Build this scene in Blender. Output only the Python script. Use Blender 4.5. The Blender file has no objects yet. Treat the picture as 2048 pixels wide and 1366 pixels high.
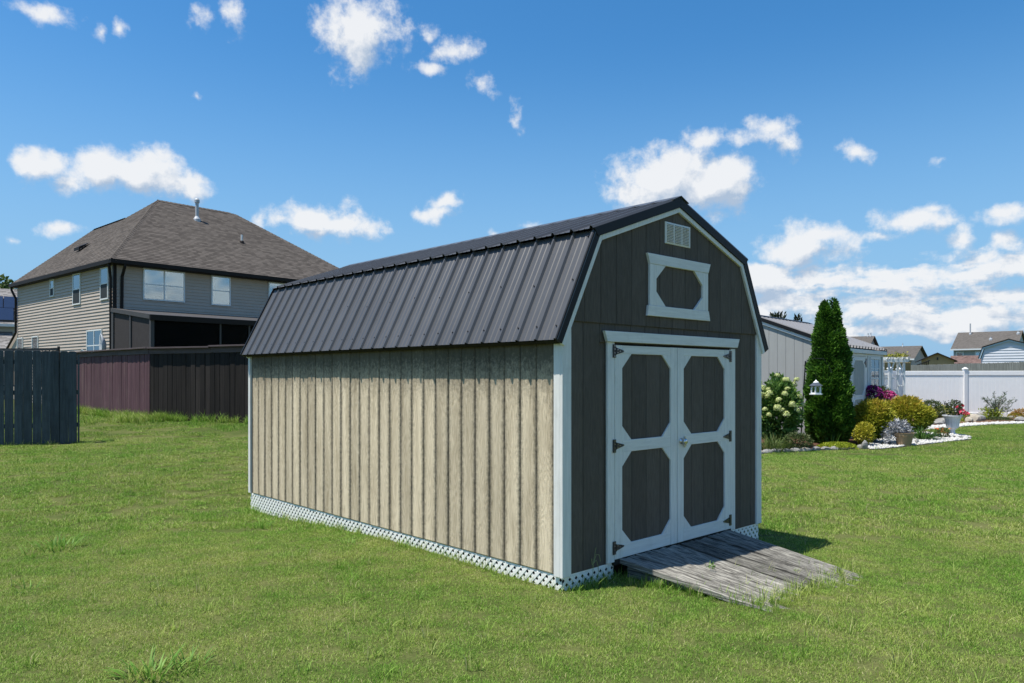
import bpy, bmesh, math, random
import numpy as np
from mathutils import Vector, Matrix
R = math.radians
random.seed(7); rng = np.random.default_rng(11)
scene = bpy.context.scene
COL = scene.collection

# ------------------------------------------------------------------ camera, sky, sun, exposure
EYE = 1.65; FPX = 1479.3; HY = 751.0          # eye height, focal length and horizon of the photograph (2048 px wide)
cam = bpy.data.objects.new('camera', bpy.data.cameras.new('camera'))
COL.objects.link(cam); scene.camera = cam
cam.location = (0, 0, EYE); cam.rotation_euler = (R(90), 0, 0)
cam.data.sensor_width = 36; cam.data.lens = 36 * FPX / 2048
cam.data.shift_y = (HY - 683) / 2048
cam.data.clip_start = 0.05; cam.data.clip_end = 3000
scene.view_settings.view_transform = 'Standard'; scene.view_settings.look = 'None'
scene.view_settings.gamma = 1; scene.view_settings.use_curve_mapping = False
scene.view_settings.exposure = 0.48
SUN = Vector((-0.343, -0.117, 1.0)).normalized()
sl = bpy.data.lights.new('sun', 'SUN'); sl.energy = 5.0; sl.angle = R(0.53); sl.color = (1, .955, .88)
so = bpy.data.objects.new('sun', sl); COL.objects.link(so)
so.rotation_euler = SUN.to_track_quat('Z', 'Y').to_euler(); so.location = (-8, -4, 25)
scene.cycles.max_bounces = 6; scene.cycles.transparent_max_bounces = 12
scene.cycles.use_denoising = True

def build_world():
    w = bpy.data.worlds.new('World'); scene.world = w; w.use_nodes = True
    nt = w.node_tree; N = nt.nodes; L = nt.links; N.clear()
    out = N.new('ShaderNodeOutputWorld'); bg = N.new('ShaderNodeBackground')
    sky = N.new('ShaderNodeTexSky'); sky.sky_type = 'NISHITA'; sky.sun_disc = False
    sky.sun_elevation = math.asin(SUN.z); sky.sun_rotation = math.atan2(SUN.x, SUN.y)
    sky.altitude = 100; sky.air_density = 1.0; sky.dust_density = 0.6; sky.ozone_density = 2.2
    hsv = N.new('ShaderNodeHueSaturation'); hsv.inputs['Saturation'].default_value = 1.36; hsv.inputs['Value'].default_value = 1.08
    hsv.inputs['Hue'].default_value = 0.497
    L.new(sky.outputs[0], hsv.inputs['Color'])
    tcw = N.new('ShaderNodeTexCoord'); spw = N.new('ShaderNodeSeparateXYZ'); L.new(tcw.outputs['Generated'], spw.inputs[0])
    hz = N.new('ShaderNodeMapRange'); hz.interpolation_type = 'SMOOTHSTEP'; hz.inputs['From Min'].default_value = .42; hz.inputs['From Max'].default_value = .0; hz.inputs['To Max'].default_value = .92
    L.new(spw.outputs[2], hz.inputs['Value'])
    hm_ = N.new('ShaderNodeMix'); hm_.data_type = 'RGBA'; L.new(hz.outputs[0], hm_.inputs['Factor']); L.new(hsv.outputs[0], hm_.inputs['A']); hm_.inputs['B'].default_value = (1.72, 3.3, 5.15, 1)
    skyc = hm_.outputs['Result']
    # cloud density as a node group of the view direction expressed as (azimuth, elevation) in radians
    g = bpy.data.node_groups.new('cloud_density', 'ShaderNodeTree')
    g.interface.new_socket('Vector', in_out='INPUT', socket_type='NodeSocketVector')
    g.interface.new_socket('Density', in_out='OUTPUT', socket_type='NodeSocketFloat')
    GN = g.nodes; GL = g.links
    gi = GN.new('NodeGroupInput'); go = GN.new('NodeGroupOutput')
    def math_(op, a, b=None, c=None, clamp=False):
        n = GN.new('ShaderNodeMath'); n.operation = op; n.use_clamp = clamp
        for i, v in enumerate((a, b, c)):
            if v is None: continue
            if isinstance(v, (int, float)): n.inputs[i].default_value = v
            else: GL.new(v, n.inputs[i])
        return n.outputs[0]
    def vec_(op, a, b):
        n = GN.new('ShaderNodeVectorMath'); n.operation = op
        for i, v in enumerate((a, b)):
            if isinstance(v, tuple): n.inputs[i].default_value = v
            else: GL.new(v, n.inputs[i])
        return n
    v0 = gi.outputs[0]
    def noise(vec, sc, det, rough=.55):
        n = GN.new('ShaderNodeTexNoise'); n.noise_dimensions = '3D'
        n.inputs['Scale'].default_value = sc; n.inputs['Detail'].default_value = det; n.inputs['Roughness'].default_value = rough
        GL.new(vec, n.inputs['Vector']); return n
    wn = noise(v0, 9, 3)
    wv = vec_('SUBTRACT', wn.outputs['Color'], (.5, .5, .5)).outputs[0]
    wv = vec_('MULTIPLY', wv, (.085, .06, 0)).outputs[0]
    v = vec_('ADD', v0, wv).outputs[0]
    blobs = [  # pixel centre, radii, strength
        (725, 62, 92, 78, 1.0), (690, 40, 50, 50, .9), (915, 98, 58, 26, .75), (858, 128, 30, 20, .7), (975, 160, 35, 16, .42), (862, 68, 22, 24, .42),
        (75, 12, 85, 22, .5), (215, 48, 20, 22, .42), (266, 44, 24, 28, .6), (460, 20, 36, 46, .5), (405, 36, 24, 30, .4),
        (72, 318, 52, 42, 1.0), (205, 335, 95, 46, 1.1), (300, 345, 90, 50, 1.1), (370, 366, 48, 34, .9), (140, 352, 50, 26, .8),
        (132, 454, 62, 18, .75), (5, 470, 24, 12, .5),
        (640, 440, 80, 42, 1.05), (700, 455, 70, 32, .95), (575, 447, 36, 18, .65), (525, 440, 24, 24, .4), (660, 474, 90, 16, .6),
        (860, 424, 55, 24, .7), (885, 405, 30, 18, .7), (990, 458, 20, 8, .45), (1060, 452, 24, 10, .4),
        (1330, 355, 105, 66, 1.2), (1420, 372, 100, 58, 1.2), (1400, 282, 42, 24, .75), (1290, 380, 70, 40, 1.0),
        (1540, 256, 52, 34, .7), (1495, 280, 60, 22, .55), (1575, 290, 40, 36, .45), (1690, 302, 40, 20, .6), (1870, 311, 32, 11, .45),
        (1028, 232, 26, 28, .45), (392, 193, 12, 11, .5), (1830, 428, 72, 34, .85), (1860, 405, 40, 22, .7), (2025, 425, 55, 26, .7),
        (1600, 500, 100, 44, 1.05), (1640, 485, 70, 34, .9), (1905, 480, 46, 36, .6), (1890, 515, 50, 26, .55), (2010, 494, 40, 22, .65),
        (1445, 432, 36, 20, .4), (1840, 668, 40, 10, .55), (1775, 470, 50, 18, .4)]
    dens = None
    for (px, py, rx, ry, s) in blobs:
        az = math.atan((px - 1024) / FPX); el = math.atan((HY - py) / math.hypot(FPX, px - 1024))
        sx = rx / FPX * math.cos(az) ** 2; sy = ry / FPX * math.cos(az) * math.cos(el) ** 2
        d = vec_('SUBTRACT', v, (az, el, 0)).outputs[0]
        d = vec_('MULTIPLY', d, (1 / sx, 1 / sy, 0)).outputs[0]
        ln = vec_('LENGTH', d, (0, 0, 0)).outputs['Value']
        b = math_('MULTIPLY_ADD', ln, -.80 * s, s * 1.05)
        dens = b if dens is None else math_('SMOOTH_MAX', dens, b, .12)
    dens = math_('MAXIMUM', dens, -1.0)
    # a bank of low cumulus that starts at the right of the view and runs on round the horizon
    sep = GN.new('ShaderNodeSeparateXYZ'); GL.new(v, sep.inputs[0])
    st = vec_('MULTIPLY', v, (1.0, 3.6, 1)).outputs[0]
    bank = noise(st, 10, 4, .55).outputs['Fac']
    def smooth(x, a, b):
        n = GN.new('ShaderNodeMapRange'); n.interpolation_type = 'SMOOTHSTEP'
        n.inputs['From Min'].default_value = a; n.inputs['From Max'].default_value = b; GL.new(x, n.inputs['Value']); return n.outputs[0]
    m = math_('MULTIPLY', smooth(sep.outputs[0], .15, .30), smooth(sep.outputs[1], .165, .115))
    m = math_('MULTIPLY', m, smooth(sep.outputs[1], .015, .055))
    bk = math_('MULTIPLY_ADD', bank, 2.4, -.38)
    bk = math_('MULTIPLY_ADD', m, 1.25, math_('SUBTRACT', bk, 1.45))
    # scattered small cumulus over the rest of the sky (outside the view)
    sc_ = noise(vec_('MULTIPLY', v, (1, 1.5, 1)).outputs[0], 4.2, 2, .55).outputs['Fac']
    om = math_('SUBTRACT', 1.0, math_('MULTIPLY', smooth(sep.outputs[0], -.75, -.66), smooth(sep.outputs[0], .75, .66)))
    sc_ = math_('ADD', math_('MULTIPLY_ADD', sc_, 5.0, -3.2), math_('MULTIPLY_ADD', om, 1.0, -1.0))
    dens = math_('MAXIMUM', math_('MAXIMUM', dens, bk), sc_)
    f1 = noise(v0, 26, 5, .62).outputs['Fac']
    f2 = noise(v0, 75, 3, .6).outputs['Fac']
    dens = math_('ADD', dens, math_('MULTIPLY_ADD', f1, 1.45, -.725))
    dens = math_('ADD', dens, math_('MULTIPLY_ADD', f2, .5, -.25))
    GL.new(dens, go.inputs[0])
    tc = N.new('ShaderNodeTexCoord'); sp = N.new('ShaderNodeSeparateXYZ'); L.new(tc.outputs['Generated'], sp.inputs[0])
    at = N.new('ShaderNodeMath'); at.operation = 'ARCTAN2'; L.new(sp.outputs[0], at.inputs[0]); L.new(sp.outputs[1], at.inputs[1])
    asn = N.new('ShaderNodeMath'); asn.operation = 'ARCSINE'; L.new(sp.outputs[2], asn.inputs[0])
    cb = N.new('ShaderNodeCombineXYZ'); L.new(at.outputs[0], cb.inputs[0]); L.new(asn.outputs[0], cb.inputs[1])
    g1 = N.new('ShaderNodeGroup'); g1.node_tree = g; L.new(cb.outputs[0], g1.inputs[0])
    off = N.new('ShaderNodeVectorMath'); off.operation = 'ADD'; off.inputs[1].default_value = (-.008, .022, 0); L.new(cb.outputs[0], off.inputs[0])
    g2 = N.new('ShaderNodeGroup'); g2.node_tree = g; L.new(off.outputs[0], g2.inputs[0])
    alpha = N.new('ShaderNodeMapRange'); alpha.interpolation_type = 'SMOOTHSTEP'
    alpha.inputs['From Min'].default_value = .07; alpha.inputs['From Max'].default_value = .70; alpha.inputs['To Max'].default_value = .96
    L.new(g1.outputs[0], alpha.inputs['Value'])
    df = N.new('ShaderNodeMath'); df.operation = 'SUBTRACT'; L.new(g1.outputs[0], df.inputs[0]); L.new(g2.outputs[0], df.inputs[1])
    sh = N.new('ShaderNodeMapRange'); sh.inputs['From Min'].default_value = -.42; sh.inputs['From Max'].default_value = .22
    L.new(df.outputs[0], sh.inputs['Value'])
    cr = N.new('ShaderNodeMix'); cr.data_type = 'RGBA'; cr.inputs['A'].default_value = (2.9, 3.6, 4.6, 1); cr.inputs['B'].default_value = (5.9, 6.0, 6.15, 1)
    L.new(sh.outputs[0], cr.inputs['Factor'])
    mx = N.new('ShaderNodeMix'); mx.data_type = 'RGBA'; L.new(alpha.outputs[0], mx.inputs['Factor'])
    L.new(skyc, mx.inputs['A']); L.new(cr.outputs['Result'], mx.inputs['B'])
    L.new(mx.outputs['Result'], bg.inputs['Color']); bg.inputs['Strength'].default_value = .108
    L.new(bg.outputs[0], out.inputs[0])
build_world()
scene.world.cycles.sampling_method = 'NONE'

# ------------------------------------------------------------------ materials
def new_mat(name):
    m = bpy.data.materials.new(name); m.use_nodes = True
    return m, m.node_tree.nodes, m.node_tree.links, m.node_tree.nodes['Principled BSDF']
def M(name, col, rough=.65, spec=.3, var=.12, scale=6, stretch=(1, 1, 1), bump=0.0, metal=0, blotch=.0, bcol=None, bscale=1.5, objrand=0., coord='Object', bthr=(.5, .7)):
    m, N, L, P = new_mat(name)
    P.inputs['Roughness'].default_value = rough; P.inputs['Specular IOR Level'].default_value = spec; P.inputs['Metallic'].default_value = metal
    tc = N.new('ShaderNodeTexCoord'); oi = N.new('ShaderNodeObjectInfo'); mp = N.new('ShaderNodeMapping')
    mp.inputs['Scale'].default_value = stretch
    ml = N.new('ShaderNodeVectorMath'); ml.operation = 'SCALE'; ml.inputs[0].default_value = (37, 19, 53); L.new(oi.outputs['Random'], ml.inputs['Scale'])
    ad = N.new('ShaderNodeVectorMath'); L.new(tc.outputs[coord], ad.inputs[0]); L.new(ml.outputs[0], ad.inputs[1])
    L.new(ad.outputs[0], mp.inputs['Vector'])
    n1 = N.new('ShaderNodeTexNoise'); n1.inputs['Scale'].default_value = scale; n1.inputs['Detail'].default_value = 7; n1.inputs['Roughness'].default_value = .65
    L.new(mp.outputs[0], n1.inputs['Vector'])
    mr = N.new('ShaderNodeMapRange'); mr.inputs['From Min'].default_value = .3; mr.inputs['From Max'].default_value = .7
    L.new(n1.outputs['Fac'], mr.inputs['Value'])
    mx = N.new('ShaderNodeMix'); mx.data_type = 'RGBA'
    mx.inputs['A'].default_value = tuple(c * (1 - var) for c in col) + (1,); mx.inputs['B'].default_value = tuple(min(1, c * (1 + var)) for c in col) + (1,)
    L.new(mr.outputs[0], mx.inputs['Factor']); c = mx.outputs['Result']
    if blotch > 0:
        n2 = N.new('ShaderNodeTexNoise'); n2.inputs['Scale'].default_value = bscale; n2.inputs['Detail'].default_value = 5; n2.inputs['Roughness'].default_value = .7
        L.new(ad.outputs[0], n2.inputs['Vector'])
        r2 = N.new('ShaderNodeMapRange'); r2.inputs['From Min'].default_value = bthr[0]; r2.inputs['From Max'].default_value = bthr[1]; r2.inputs['To Max'].default_value = blotch
        L.new(n2.outputs['Fac'], r2.inputs['Value'])
        m2 = N.new('ShaderNodeMix'); m2.data_type = 'RGBA'; L.new(r2.outputs[0], m2.inputs['Factor']); L.new(c, m2.inputs['A'])
        m2.inputs['B'].default_value = tuple(bcol or tuple(x * .5 for x in col)) + (1,); c = m2.outputs['Result']
    if objrand:
        h = N.new('ShaderNodeHueSaturation'); r3 = N.new('ShaderNodeMapRange'); r3.inputs['To Min'].default_value = 1 - objrand; r3.inputs['To Max'].default_value = 1 + objrand
        L.new(oi.outputs['Random'], r3.inputs['Value']); L.new(r3.outputs[0], h.inputs['Value']); L.new(c, h.inputs['Color']); c = h.outputs[0]
    L.new(c, P.inputs['Base Color'])
    if bump:
        b = N.new('ShaderNodeBump'); b.inputs['Strength'].default_value = bump; b.inputs['Distance'].default_value = .01
        L.new(n1.outputs['Fac'], b.inputs['Height']); L.new(b.outputs[0], P.inputs['Normal'])
    return m

def tan_siding_mat():
    m, N, L, P = new_mat('weathered_tan_siding')
    P.inputs['Roughness'].default_value = .85; P.inputs['Specular IOR Level'].default_value = .15
    tc = N.new('ShaderNodeTexCoord'); oi = N.new('ShaderNodeObjectInfo')
    ml = N.new('ShaderNodeVectorMath'); ml.operation = 'SCALE'; ml.inputs[0].default_value = (31, 17, 43); L.new(oi.outputs['Random'], ml.inputs['Scale'])
    ad = N.new('ShaderNodeVectorMath'); L.new(tc.outputs['Object'], ad.inputs[0]); L.new(ml.outputs[0], ad.inputs[1])
    mp = N.new('ShaderNodeMapping'); mp.inputs['Scale'].default_value = (1, 1, .09); L.new(ad.outputs[0], mp.inputs['Vector'])
    fine = N.new('ShaderNodeTexNoise'); fine.inputs['Scale'].default_value = 95; fine.inputs['Detail'].default_value = 8; fine.inputs['Roughness'].default_value = .7; L.new(mp.outputs[0], fine.inputs['Vector'])
    big = N.new('ShaderNodeTexNoise'); big.inputs['Scale'].default_value = 9; big.inputs['Detail'].default_value = 4; L.new(mp.outputs[0], big.inputs['Vector'])
    # cathedral grain: contour lines of a stretched noise
    mp2 = N.new('ShaderNodeMapping'); mp2.inputs['Scale'].default_value = (1, 1, .16); L.new(ad.outputs[0], mp2.inputs['Vector'])
    cg = N.new('ShaderNodeTexNoise'); cg.inputs['Scale'].default_value = 8; cg.inputs['Detail'].default_value = 2.5; cg.inputs['Roughness'].default_value = .45; L.new(mp2.outputs[0], cg.inputs['Vector'])
    mu = N.new('ShaderNodeMath'); mu.operation = 'MULTIPLY'; mu.inputs[1].default_value = 120; L.new(cg.outputs['Fac'], mu.inputs[0])
    si = N.new('ShaderNodeMath'); si.operation = 'SINE'; L.new(mu.outputs[0], si.inputs[0])
    ro = N.new('ShaderNodeTexNoise'); ro.inputs['Scale'].default_value = 60; ro.inputs['Detail'].default_value = 4; L.new(ad.outputs[0], ro.inputs['Vector'])
    r = N.new('ShaderNodeValToRGB'); e = r.color_ramp.elements
    e[0].position = .28; e[0].color = (.29, .225, .14, 1); e[1].position = .66; e[1].color = (.74, .615, .435, 1)
    sm = N.new('ShaderNodeMath'); sm.operation = 'MULTIPLY_ADD'; sm.inputs[1].default_value = .045; L.new(si.outputs[0], sm.inputs[0])
    mxv = N.new('ShaderNodeMath'); mxv.operation = 'MULTIPLY_ADD'; mxv.inputs[1].default_value = .55; L.new(fine.outputs['Fac'], mxv.inputs[0])
    hb = N.new('ShaderNodeMath'); hb.operation = 'MULTIPLY'; hb.inputs[1].default_value = .52; L.new(big.outputs['Fac'], hb.inputs[0]); L.new(hb.outputs[0], mxv.inputs[2])
    L.new(mxv.outputs[0], sm.inputs[2]); L.new(sm.outputs[0], r.inputs['Fac'])
    # patchy mildew along grooves and eave; the eave's shadow band is painted in too
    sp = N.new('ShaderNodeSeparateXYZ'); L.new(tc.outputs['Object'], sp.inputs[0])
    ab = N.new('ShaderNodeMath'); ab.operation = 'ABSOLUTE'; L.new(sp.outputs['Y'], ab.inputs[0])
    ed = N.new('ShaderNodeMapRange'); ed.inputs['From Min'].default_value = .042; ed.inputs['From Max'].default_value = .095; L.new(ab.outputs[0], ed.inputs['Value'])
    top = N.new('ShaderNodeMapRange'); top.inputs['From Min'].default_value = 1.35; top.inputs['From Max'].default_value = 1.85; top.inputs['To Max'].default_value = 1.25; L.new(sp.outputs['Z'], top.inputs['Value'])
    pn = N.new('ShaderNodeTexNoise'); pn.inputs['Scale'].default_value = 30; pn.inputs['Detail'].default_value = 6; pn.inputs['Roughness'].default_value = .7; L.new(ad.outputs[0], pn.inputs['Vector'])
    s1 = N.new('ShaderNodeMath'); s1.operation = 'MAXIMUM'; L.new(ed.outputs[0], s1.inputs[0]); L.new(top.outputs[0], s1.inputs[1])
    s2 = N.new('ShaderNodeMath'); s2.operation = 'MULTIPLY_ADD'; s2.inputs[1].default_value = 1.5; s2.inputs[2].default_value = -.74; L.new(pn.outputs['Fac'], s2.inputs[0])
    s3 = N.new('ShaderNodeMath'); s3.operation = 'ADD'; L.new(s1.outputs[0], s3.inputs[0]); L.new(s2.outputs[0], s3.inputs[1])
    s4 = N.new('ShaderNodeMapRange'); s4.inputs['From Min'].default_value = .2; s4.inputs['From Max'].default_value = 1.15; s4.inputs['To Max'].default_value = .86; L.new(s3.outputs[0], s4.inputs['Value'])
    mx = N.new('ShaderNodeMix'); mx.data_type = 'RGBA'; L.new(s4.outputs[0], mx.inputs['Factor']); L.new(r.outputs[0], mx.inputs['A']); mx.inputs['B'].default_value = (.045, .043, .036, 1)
    h = N.new('ShaderNodeHueSaturation'); rr = N.new('ShaderNodeMapRange'); rr.inputs['To Min'].default_value = .84; rr.inputs['To Max'].default_value = 1.12
    L.new(oi.outputs['Random'], rr.inputs['Value']); L.new(rr.outputs[0], h.inputs['Value']); L.new(mx.outputs['Result'], h.inputs['Color']); L.new(h.outputs[0], P.inputs['Base Color'])
    bs = N.new('ShaderNodeMath'); bs.operation = 'MULTIPLY_ADD'; bs.inputs[1].default_value = .10; L.new(si.outputs[0], bs.inputs[0])
    b2 = N.new('ShaderNodeMath'); b2.operation = 'MULTIPLY_ADD'; b2.inputs[1].default_value = .35; L.new(ro.outputs['Fac'], b2.inputs[0]); L.new(fine.outputs['Fac'], b2.inputs[2])
    L.new(b2.outputs[0], bs.inputs[2])
    b = N.new('ShaderNodeBump'); b.inputs['Strength'].default_value = .55; b.inputs['Distance'].default_value = .006
    L.new(bs.outputs[0], b.inputs['Height']); L.new(b.outputs[0], P.inputs['Normal'])
    return m

def plank_mat():
    m, N, L, P = new_mat('weathered_ramp_wood')
    P.inputs['Roughness'].default_value = .9; P.inputs['Specular IOR Level'].default_value = .1
    tc = N.new('ShaderNodeTexCoord'); oi = N.new('ShaderNodeObjectInfo')
    ml = N.new('ShaderNodeVectorMath'); ml.operation = 'SCALE'; ml.inputs[0].default_value = (31, 17, 43); L.new(oi.outputs['Random'], ml.inputs['Scale'])
    ad = N.new('ShaderNodeVectorMath'); L.new(tc.outputs['Object'], ad.inputs[0]); L.new(ml.outputs[0], ad.inputs[1])
    mp = N.new('ShaderNodeMapping'); mp.inputs['Scale'].default_value = (1, .022, 1); L.new(ad.outputs[0], mp.inputs['Vector'])
    a = N.new('ShaderNodeTexNoise'); a.inputs['Scale'].default_value = 60; a.inputs['Detail'].default_value = 8; a.inputs['Roughness'].default_value = .72; L.new(mp.outputs[0], a.inputs['Vector'])
    w = N.new('ShaderNodeTexNoise'); w.inputs['Scale'].default_value = 5; w.inputs['Detail'].default_value = 6; w.inputs['Roughness'].default_value = .65
    mp3 = N.new('ShaderNodeMapping'); mp3.inputs['Scale'].default_value = (1.6, .5, 1); L.new(ad.outputs[0], mp3.inputs['Vector']); L.new(mp3.outputs[0], w.inputs['Vector'])
    r = N.new('ShaderNodeValToRGB'); e = r.color_ramp.elements
    e[0].position = .38; e[0].color = (.025, .023, .02, 1); e[1].position = .62; e[1].color = (.40, .385, .335, 1)
    x = e.new(.48); x.color = (.145, .138, .122, 1)
    su = N.new('ShaderNodeMath'); su.operation = 'MULTIPLY_ADD'; su.inputs[1].default_value = .80; L.new(a.outputs['Fac'], su.inputs[0])
    s2 = N.new('ShaderNodeMath'); s2.operation = 'MULTIPLY'; s2.inputs[1].default_value = .24; L.new(w.outputs['Fac'], s2.inputs[0]); L.new(s2.outputs[0], su.inputs[2])
    hh_ = N.new('ShaderNodeHueSaturation'); rq = N.new('ShaderNodeMapRange'); rq.inputs['To Min'].default_value = .5; rq.inputs['To Max'].default_value = 1.05
    L.new(oi.outputs['Random'], rq.inputs['Value']); L.new(rq.outputs[0], hh_.inputs['Value']); L.new(r.outputs[0], hh_.inputs['Color'])
    L.new(su.outputs[0], r.inputs['Fac']); L.new(hh_.outputs[0], P.inputs['Base Color'])
    b = N.new('ShaderNodeBump'); b.inputs['Strength'].default_value = .7; b.inputs['Distance'].default_value = .008; L.new(a.outputs['Fac'], b.inputs['Height']); L.new(b.outputs[0], P.inputs['Normal'])
    return m

def leaf_mat(name, cols, trans=.25, rough=.55, pos=None, wscale=2.0, spec=.25):
    """colours run over the 'var' attribute of each leaf (random, or set by height and lumps)"""
    m, N, L, P = new_mat(name)
    P.inputs['Roughness'].default_value = rough; P.inputs['Specular IOR Level'].default_value = spec
    at = N.new('ShaderNodeAttribute'); at.attribute_name = 'var'
    r = N.new('ShaderNodeValToRGB'); e = r.color_ramp.elements
    for i, c in enumerate(cols):
        p = i / (len(cols) - 1) if pos is None else pos[i]
        if i == 0: e[0].position = p; e[0].color = c + (1,)
        elif i == len(cols) - 1: e[1].position = p; e[1].color = c + (1,)
    for i, c in enumerate(cols[1:-1]):
        x = e.new((i + 1) / (len(cols) - 1) if pos is None else pos[i + 1]); x.color = c + (1,)
    L.new(at.outputs['Fac'], r.inputs['Fac']); L.new(r.outputs[0], P.inputs['Base Color'])
    if trans:
        out = N['Material Output']; t = N.new('ShaderNodeBsdfTranslucent'); ms = N.new('ShaderNodeMixShader'); ms.inputs[0].default_value = trans
        L.new(r.outputs[0], t.inputs['Color']); L.new(P.outputs[0], ms.inputs[1]); L.new(t.outputs[0], ms.inputs[2]); L.new(ms.outputs[0], out.inputs['Surface'])
    return m

def lawn_tint(N, L, green, dry):
    """patches of the lawn: world-space noise between green and dry grass"""
    ge = N.new('ShaderNodeNewGeometry')
    a = N.new('ShaderNodeTexNoise'); a.inputs['Scale'].default_value = .55; a.inputs['Detail'].default_value = 6; a.inputs['Roughness'].default_value = .62; L.new(ge.outputs['Position'], a.inputs['Vector'])
    b = N.new('ShaderNodeTexNoise'); b.inputs['Scale'].default_value = 2.6; b.inputs['Detail'].default_value = 4; L.new(ge.outputs['Position'], b.inputs['Vector'])
    s = N.new('ShaderNodeMath'); s.operation = 'MULTIPLY_ADD'; s.inputs[1].default_value = .45; L.new(b.outputs['Fac'], s.inputs[0])
    t = N.new('ShaderNodeMath'); t.operation = 'MULTIPLY'; t.inputs[1].default_value = .62; L.new(a.outputs['Fac'], t.inputs[0]); L.new(t.outputs[0], s.inputs[2])
    mr = N.new('ShaderNodeMapRange'); mr.inputs['From Min'].default_value = .44; mr.inputs['From Max'].default_value = .66; mr.inputs['To Max'].default_value = 1.0; L.new(s.outputs[0], mr.inputs['Value'])
    return mr.outputs[0]
def grass_mat():
    m, N, L, P = new_mat('grass_blades')
    P.inputs['Roughness'].default_value = .6; P.inputs['Specular IOR Level'].default_value = .2
    dry = lawn_tint(N, L, None, None)
    at = N.new('ShaderNodeAttribute'); at.attribute_name = 'var'
    rg = N.new('ShaderNodeValToRGB'); e = rg.color_ramp.elements
    e[0].position = 0; e[0].color = (.05, .13, .012, 1); e[1].position = 1; e[1].color = (.48, .44, .22, 1)
    for p, c in ((.45, (.160, .32, .034)), (.75, (.26, .42, .062)), (.9, (.41, .46, .14))): x = e.new(p); x.color = c + (1,)
    rd = N.new('ShaderNodeValToRGB'); e = rd.color_ramp.elements
    e[0].position = 0; e[0].color = (.085, .125, .022, 1); e[1].position = 1; e[1].color = (.56, .50, .29, 1)
    for p, c in ((.35, (.24, .335, .048)), (.7, (.41, .46, .125))): x = e.new(p); x.color = c + (1,)
    mx = N.new('ShaderNodeMix'); mx.data_type = 'RGBA'; L.new(dry, mx.inputs['Factor'])
    L.new(at.outputs['Fac'], rg.inputs['Fac']); L.new(at.outputs['Fac'], rd.inputs['Fac']); L.new(rg.outputs[0], mx.inputs['A']); L.new(rd.outputs[0], mx.inputs['B'])
    L.new(mx.outputs['Result'], P.inputs['Base Color'])
    out = N['Material Output']; t = N.new('ShaderNodeBsdfTranslucent'); ms = N.new('ShaderNodeMixShader'); ms.inputs[0].default_value = .3
    L.new(mx.outputs['Result'], t.inputs['Color']); L.new(P.outputs[0], ms.inputs[1]); L.new(t.outputs[0], ms.inputs[2]); L.new(ms.outputs[0], out.inputs['Surface'])
    return m
def ground_mat():
    m, N, L, P = new_mat('lawn_soil')
    P.inputs['Roughness'].default_value = .95; P.inputs['Specular IOR Level'].default_value = .05
    dry = lawn_tint(N, L, None, None)
    ge = N.new('ShaderNodeNewGeometry'); n = N.new('ShaderNodeTexNoise'); n.inputs['Scale'].default_value = 40; n.inputs['Detail'].default_value = 6; n.inputs['Roughness'].default_value = .8; L.new(ge.outputs['Position'], n.inputs['Vector'])
    mx = N.new('ShaderNodeMix'); mx.data_type = 'RGBA'; L.new(dry, mx.inputs['Factor']); mx.inputs['A'].default_value = (.085, .115, .03, 1); mx.inputs['B'].default_value = (.16, .17, .06, 1)
    m2 = N.new('ShaderNodeMix'); m2.data_type = 'RGBA'; m2.blend_type = 'MULTIPLY'; m2.inputs['Factor'].default_value = .6
    L.new(mx.outputs['Result'], m2.inputs['A']); r = N.new('ShaderNodeMapRange'); r.inputs['From Min'].default_value = .3; r.inputs['From Max'].default_value = .7; L.new(n.outputs['Fac'], r.inputs['Value']); L.new(r.outputs[0], m2.inputs['B'])
    L.new(m2.outputs['Result'], P.inputs['Base Color']); return m
def shingle_mat(name, base, con=1.0):
    m, N, L, P = new_mat(name)
    P.inputs['Roughness'].default_value = .95; P.inputs['Specular IOR Level'].default_value = .1
    uv = N.new('ShaderNodeUVMap'); uv.uv_map = 'UVMap'; sp = N.new('ShaderNodeSeparateXYZ'); L.new(uv.outputs[0], sp.inputs[0])
    def mt(op, a, b):
        n = N.new('ShaderNodeMath'); n.operation = op
        for i, v in enumerate((a, b)):
            if v is None: continue
            if isinstance(v, (int, float)): n.inputs[i].default_value = v
            else: L.new(v, n.inputs[i])
        return n.outputs[0]
    row = mt('FLOOR', mt('DIVIDE', sp.outputs[1], .145), None)
    w1 = N.new('ShaderNodeTexWhiteNoise'); w1.noise_dimensions = '1D'; L.new(row, w1.inputs['W'])
    cell = mt('FLOOR', mt('ADD', mt('DIVIDE', sp.outputs[0], .24), mt('MULTIPLY', w1.outputs['Value'], 9.0)), None)
    cb = N.new('ShaderNodeCombineXYZ'); L.new(cell, cb.inputs[0]); L.new(row, cb.inputs[1])
    w2 = N.new('ShaderNodeTexWhiteNoise'); w2.noise_dimensions = '2D'; L.new(cb.outputs[0], w2.inputs['Vector'])
    n = N.new('ShaderNodeTexNoise'); n.inputs['Scale'].default_value = .8; n.inputs['Detail'].default_value = 6; L.new(uv.outputs[0], n.inputs['Vector'])
    f = mt('ADD', mt('MULTIPLY', w2.outputs['Value'], .8), mt('MULTIPLY', n.outputs['Fac'], .3))
    r = N.new('ShaderNodeValToRGB'); b = np.array(base); e = r.color_ramp.elements
    e[0].position = .1; e[0].color = tuple(b * (1 - .4 * con)) + (1,); e[1].position = 1; e[1].color = tuple(b * (1 + .55 * con)) + (1,)
    L.new(f, r.inputs['Fac']); L.new(r.outputs[0], P.inputs['Base Color']); return m
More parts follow.
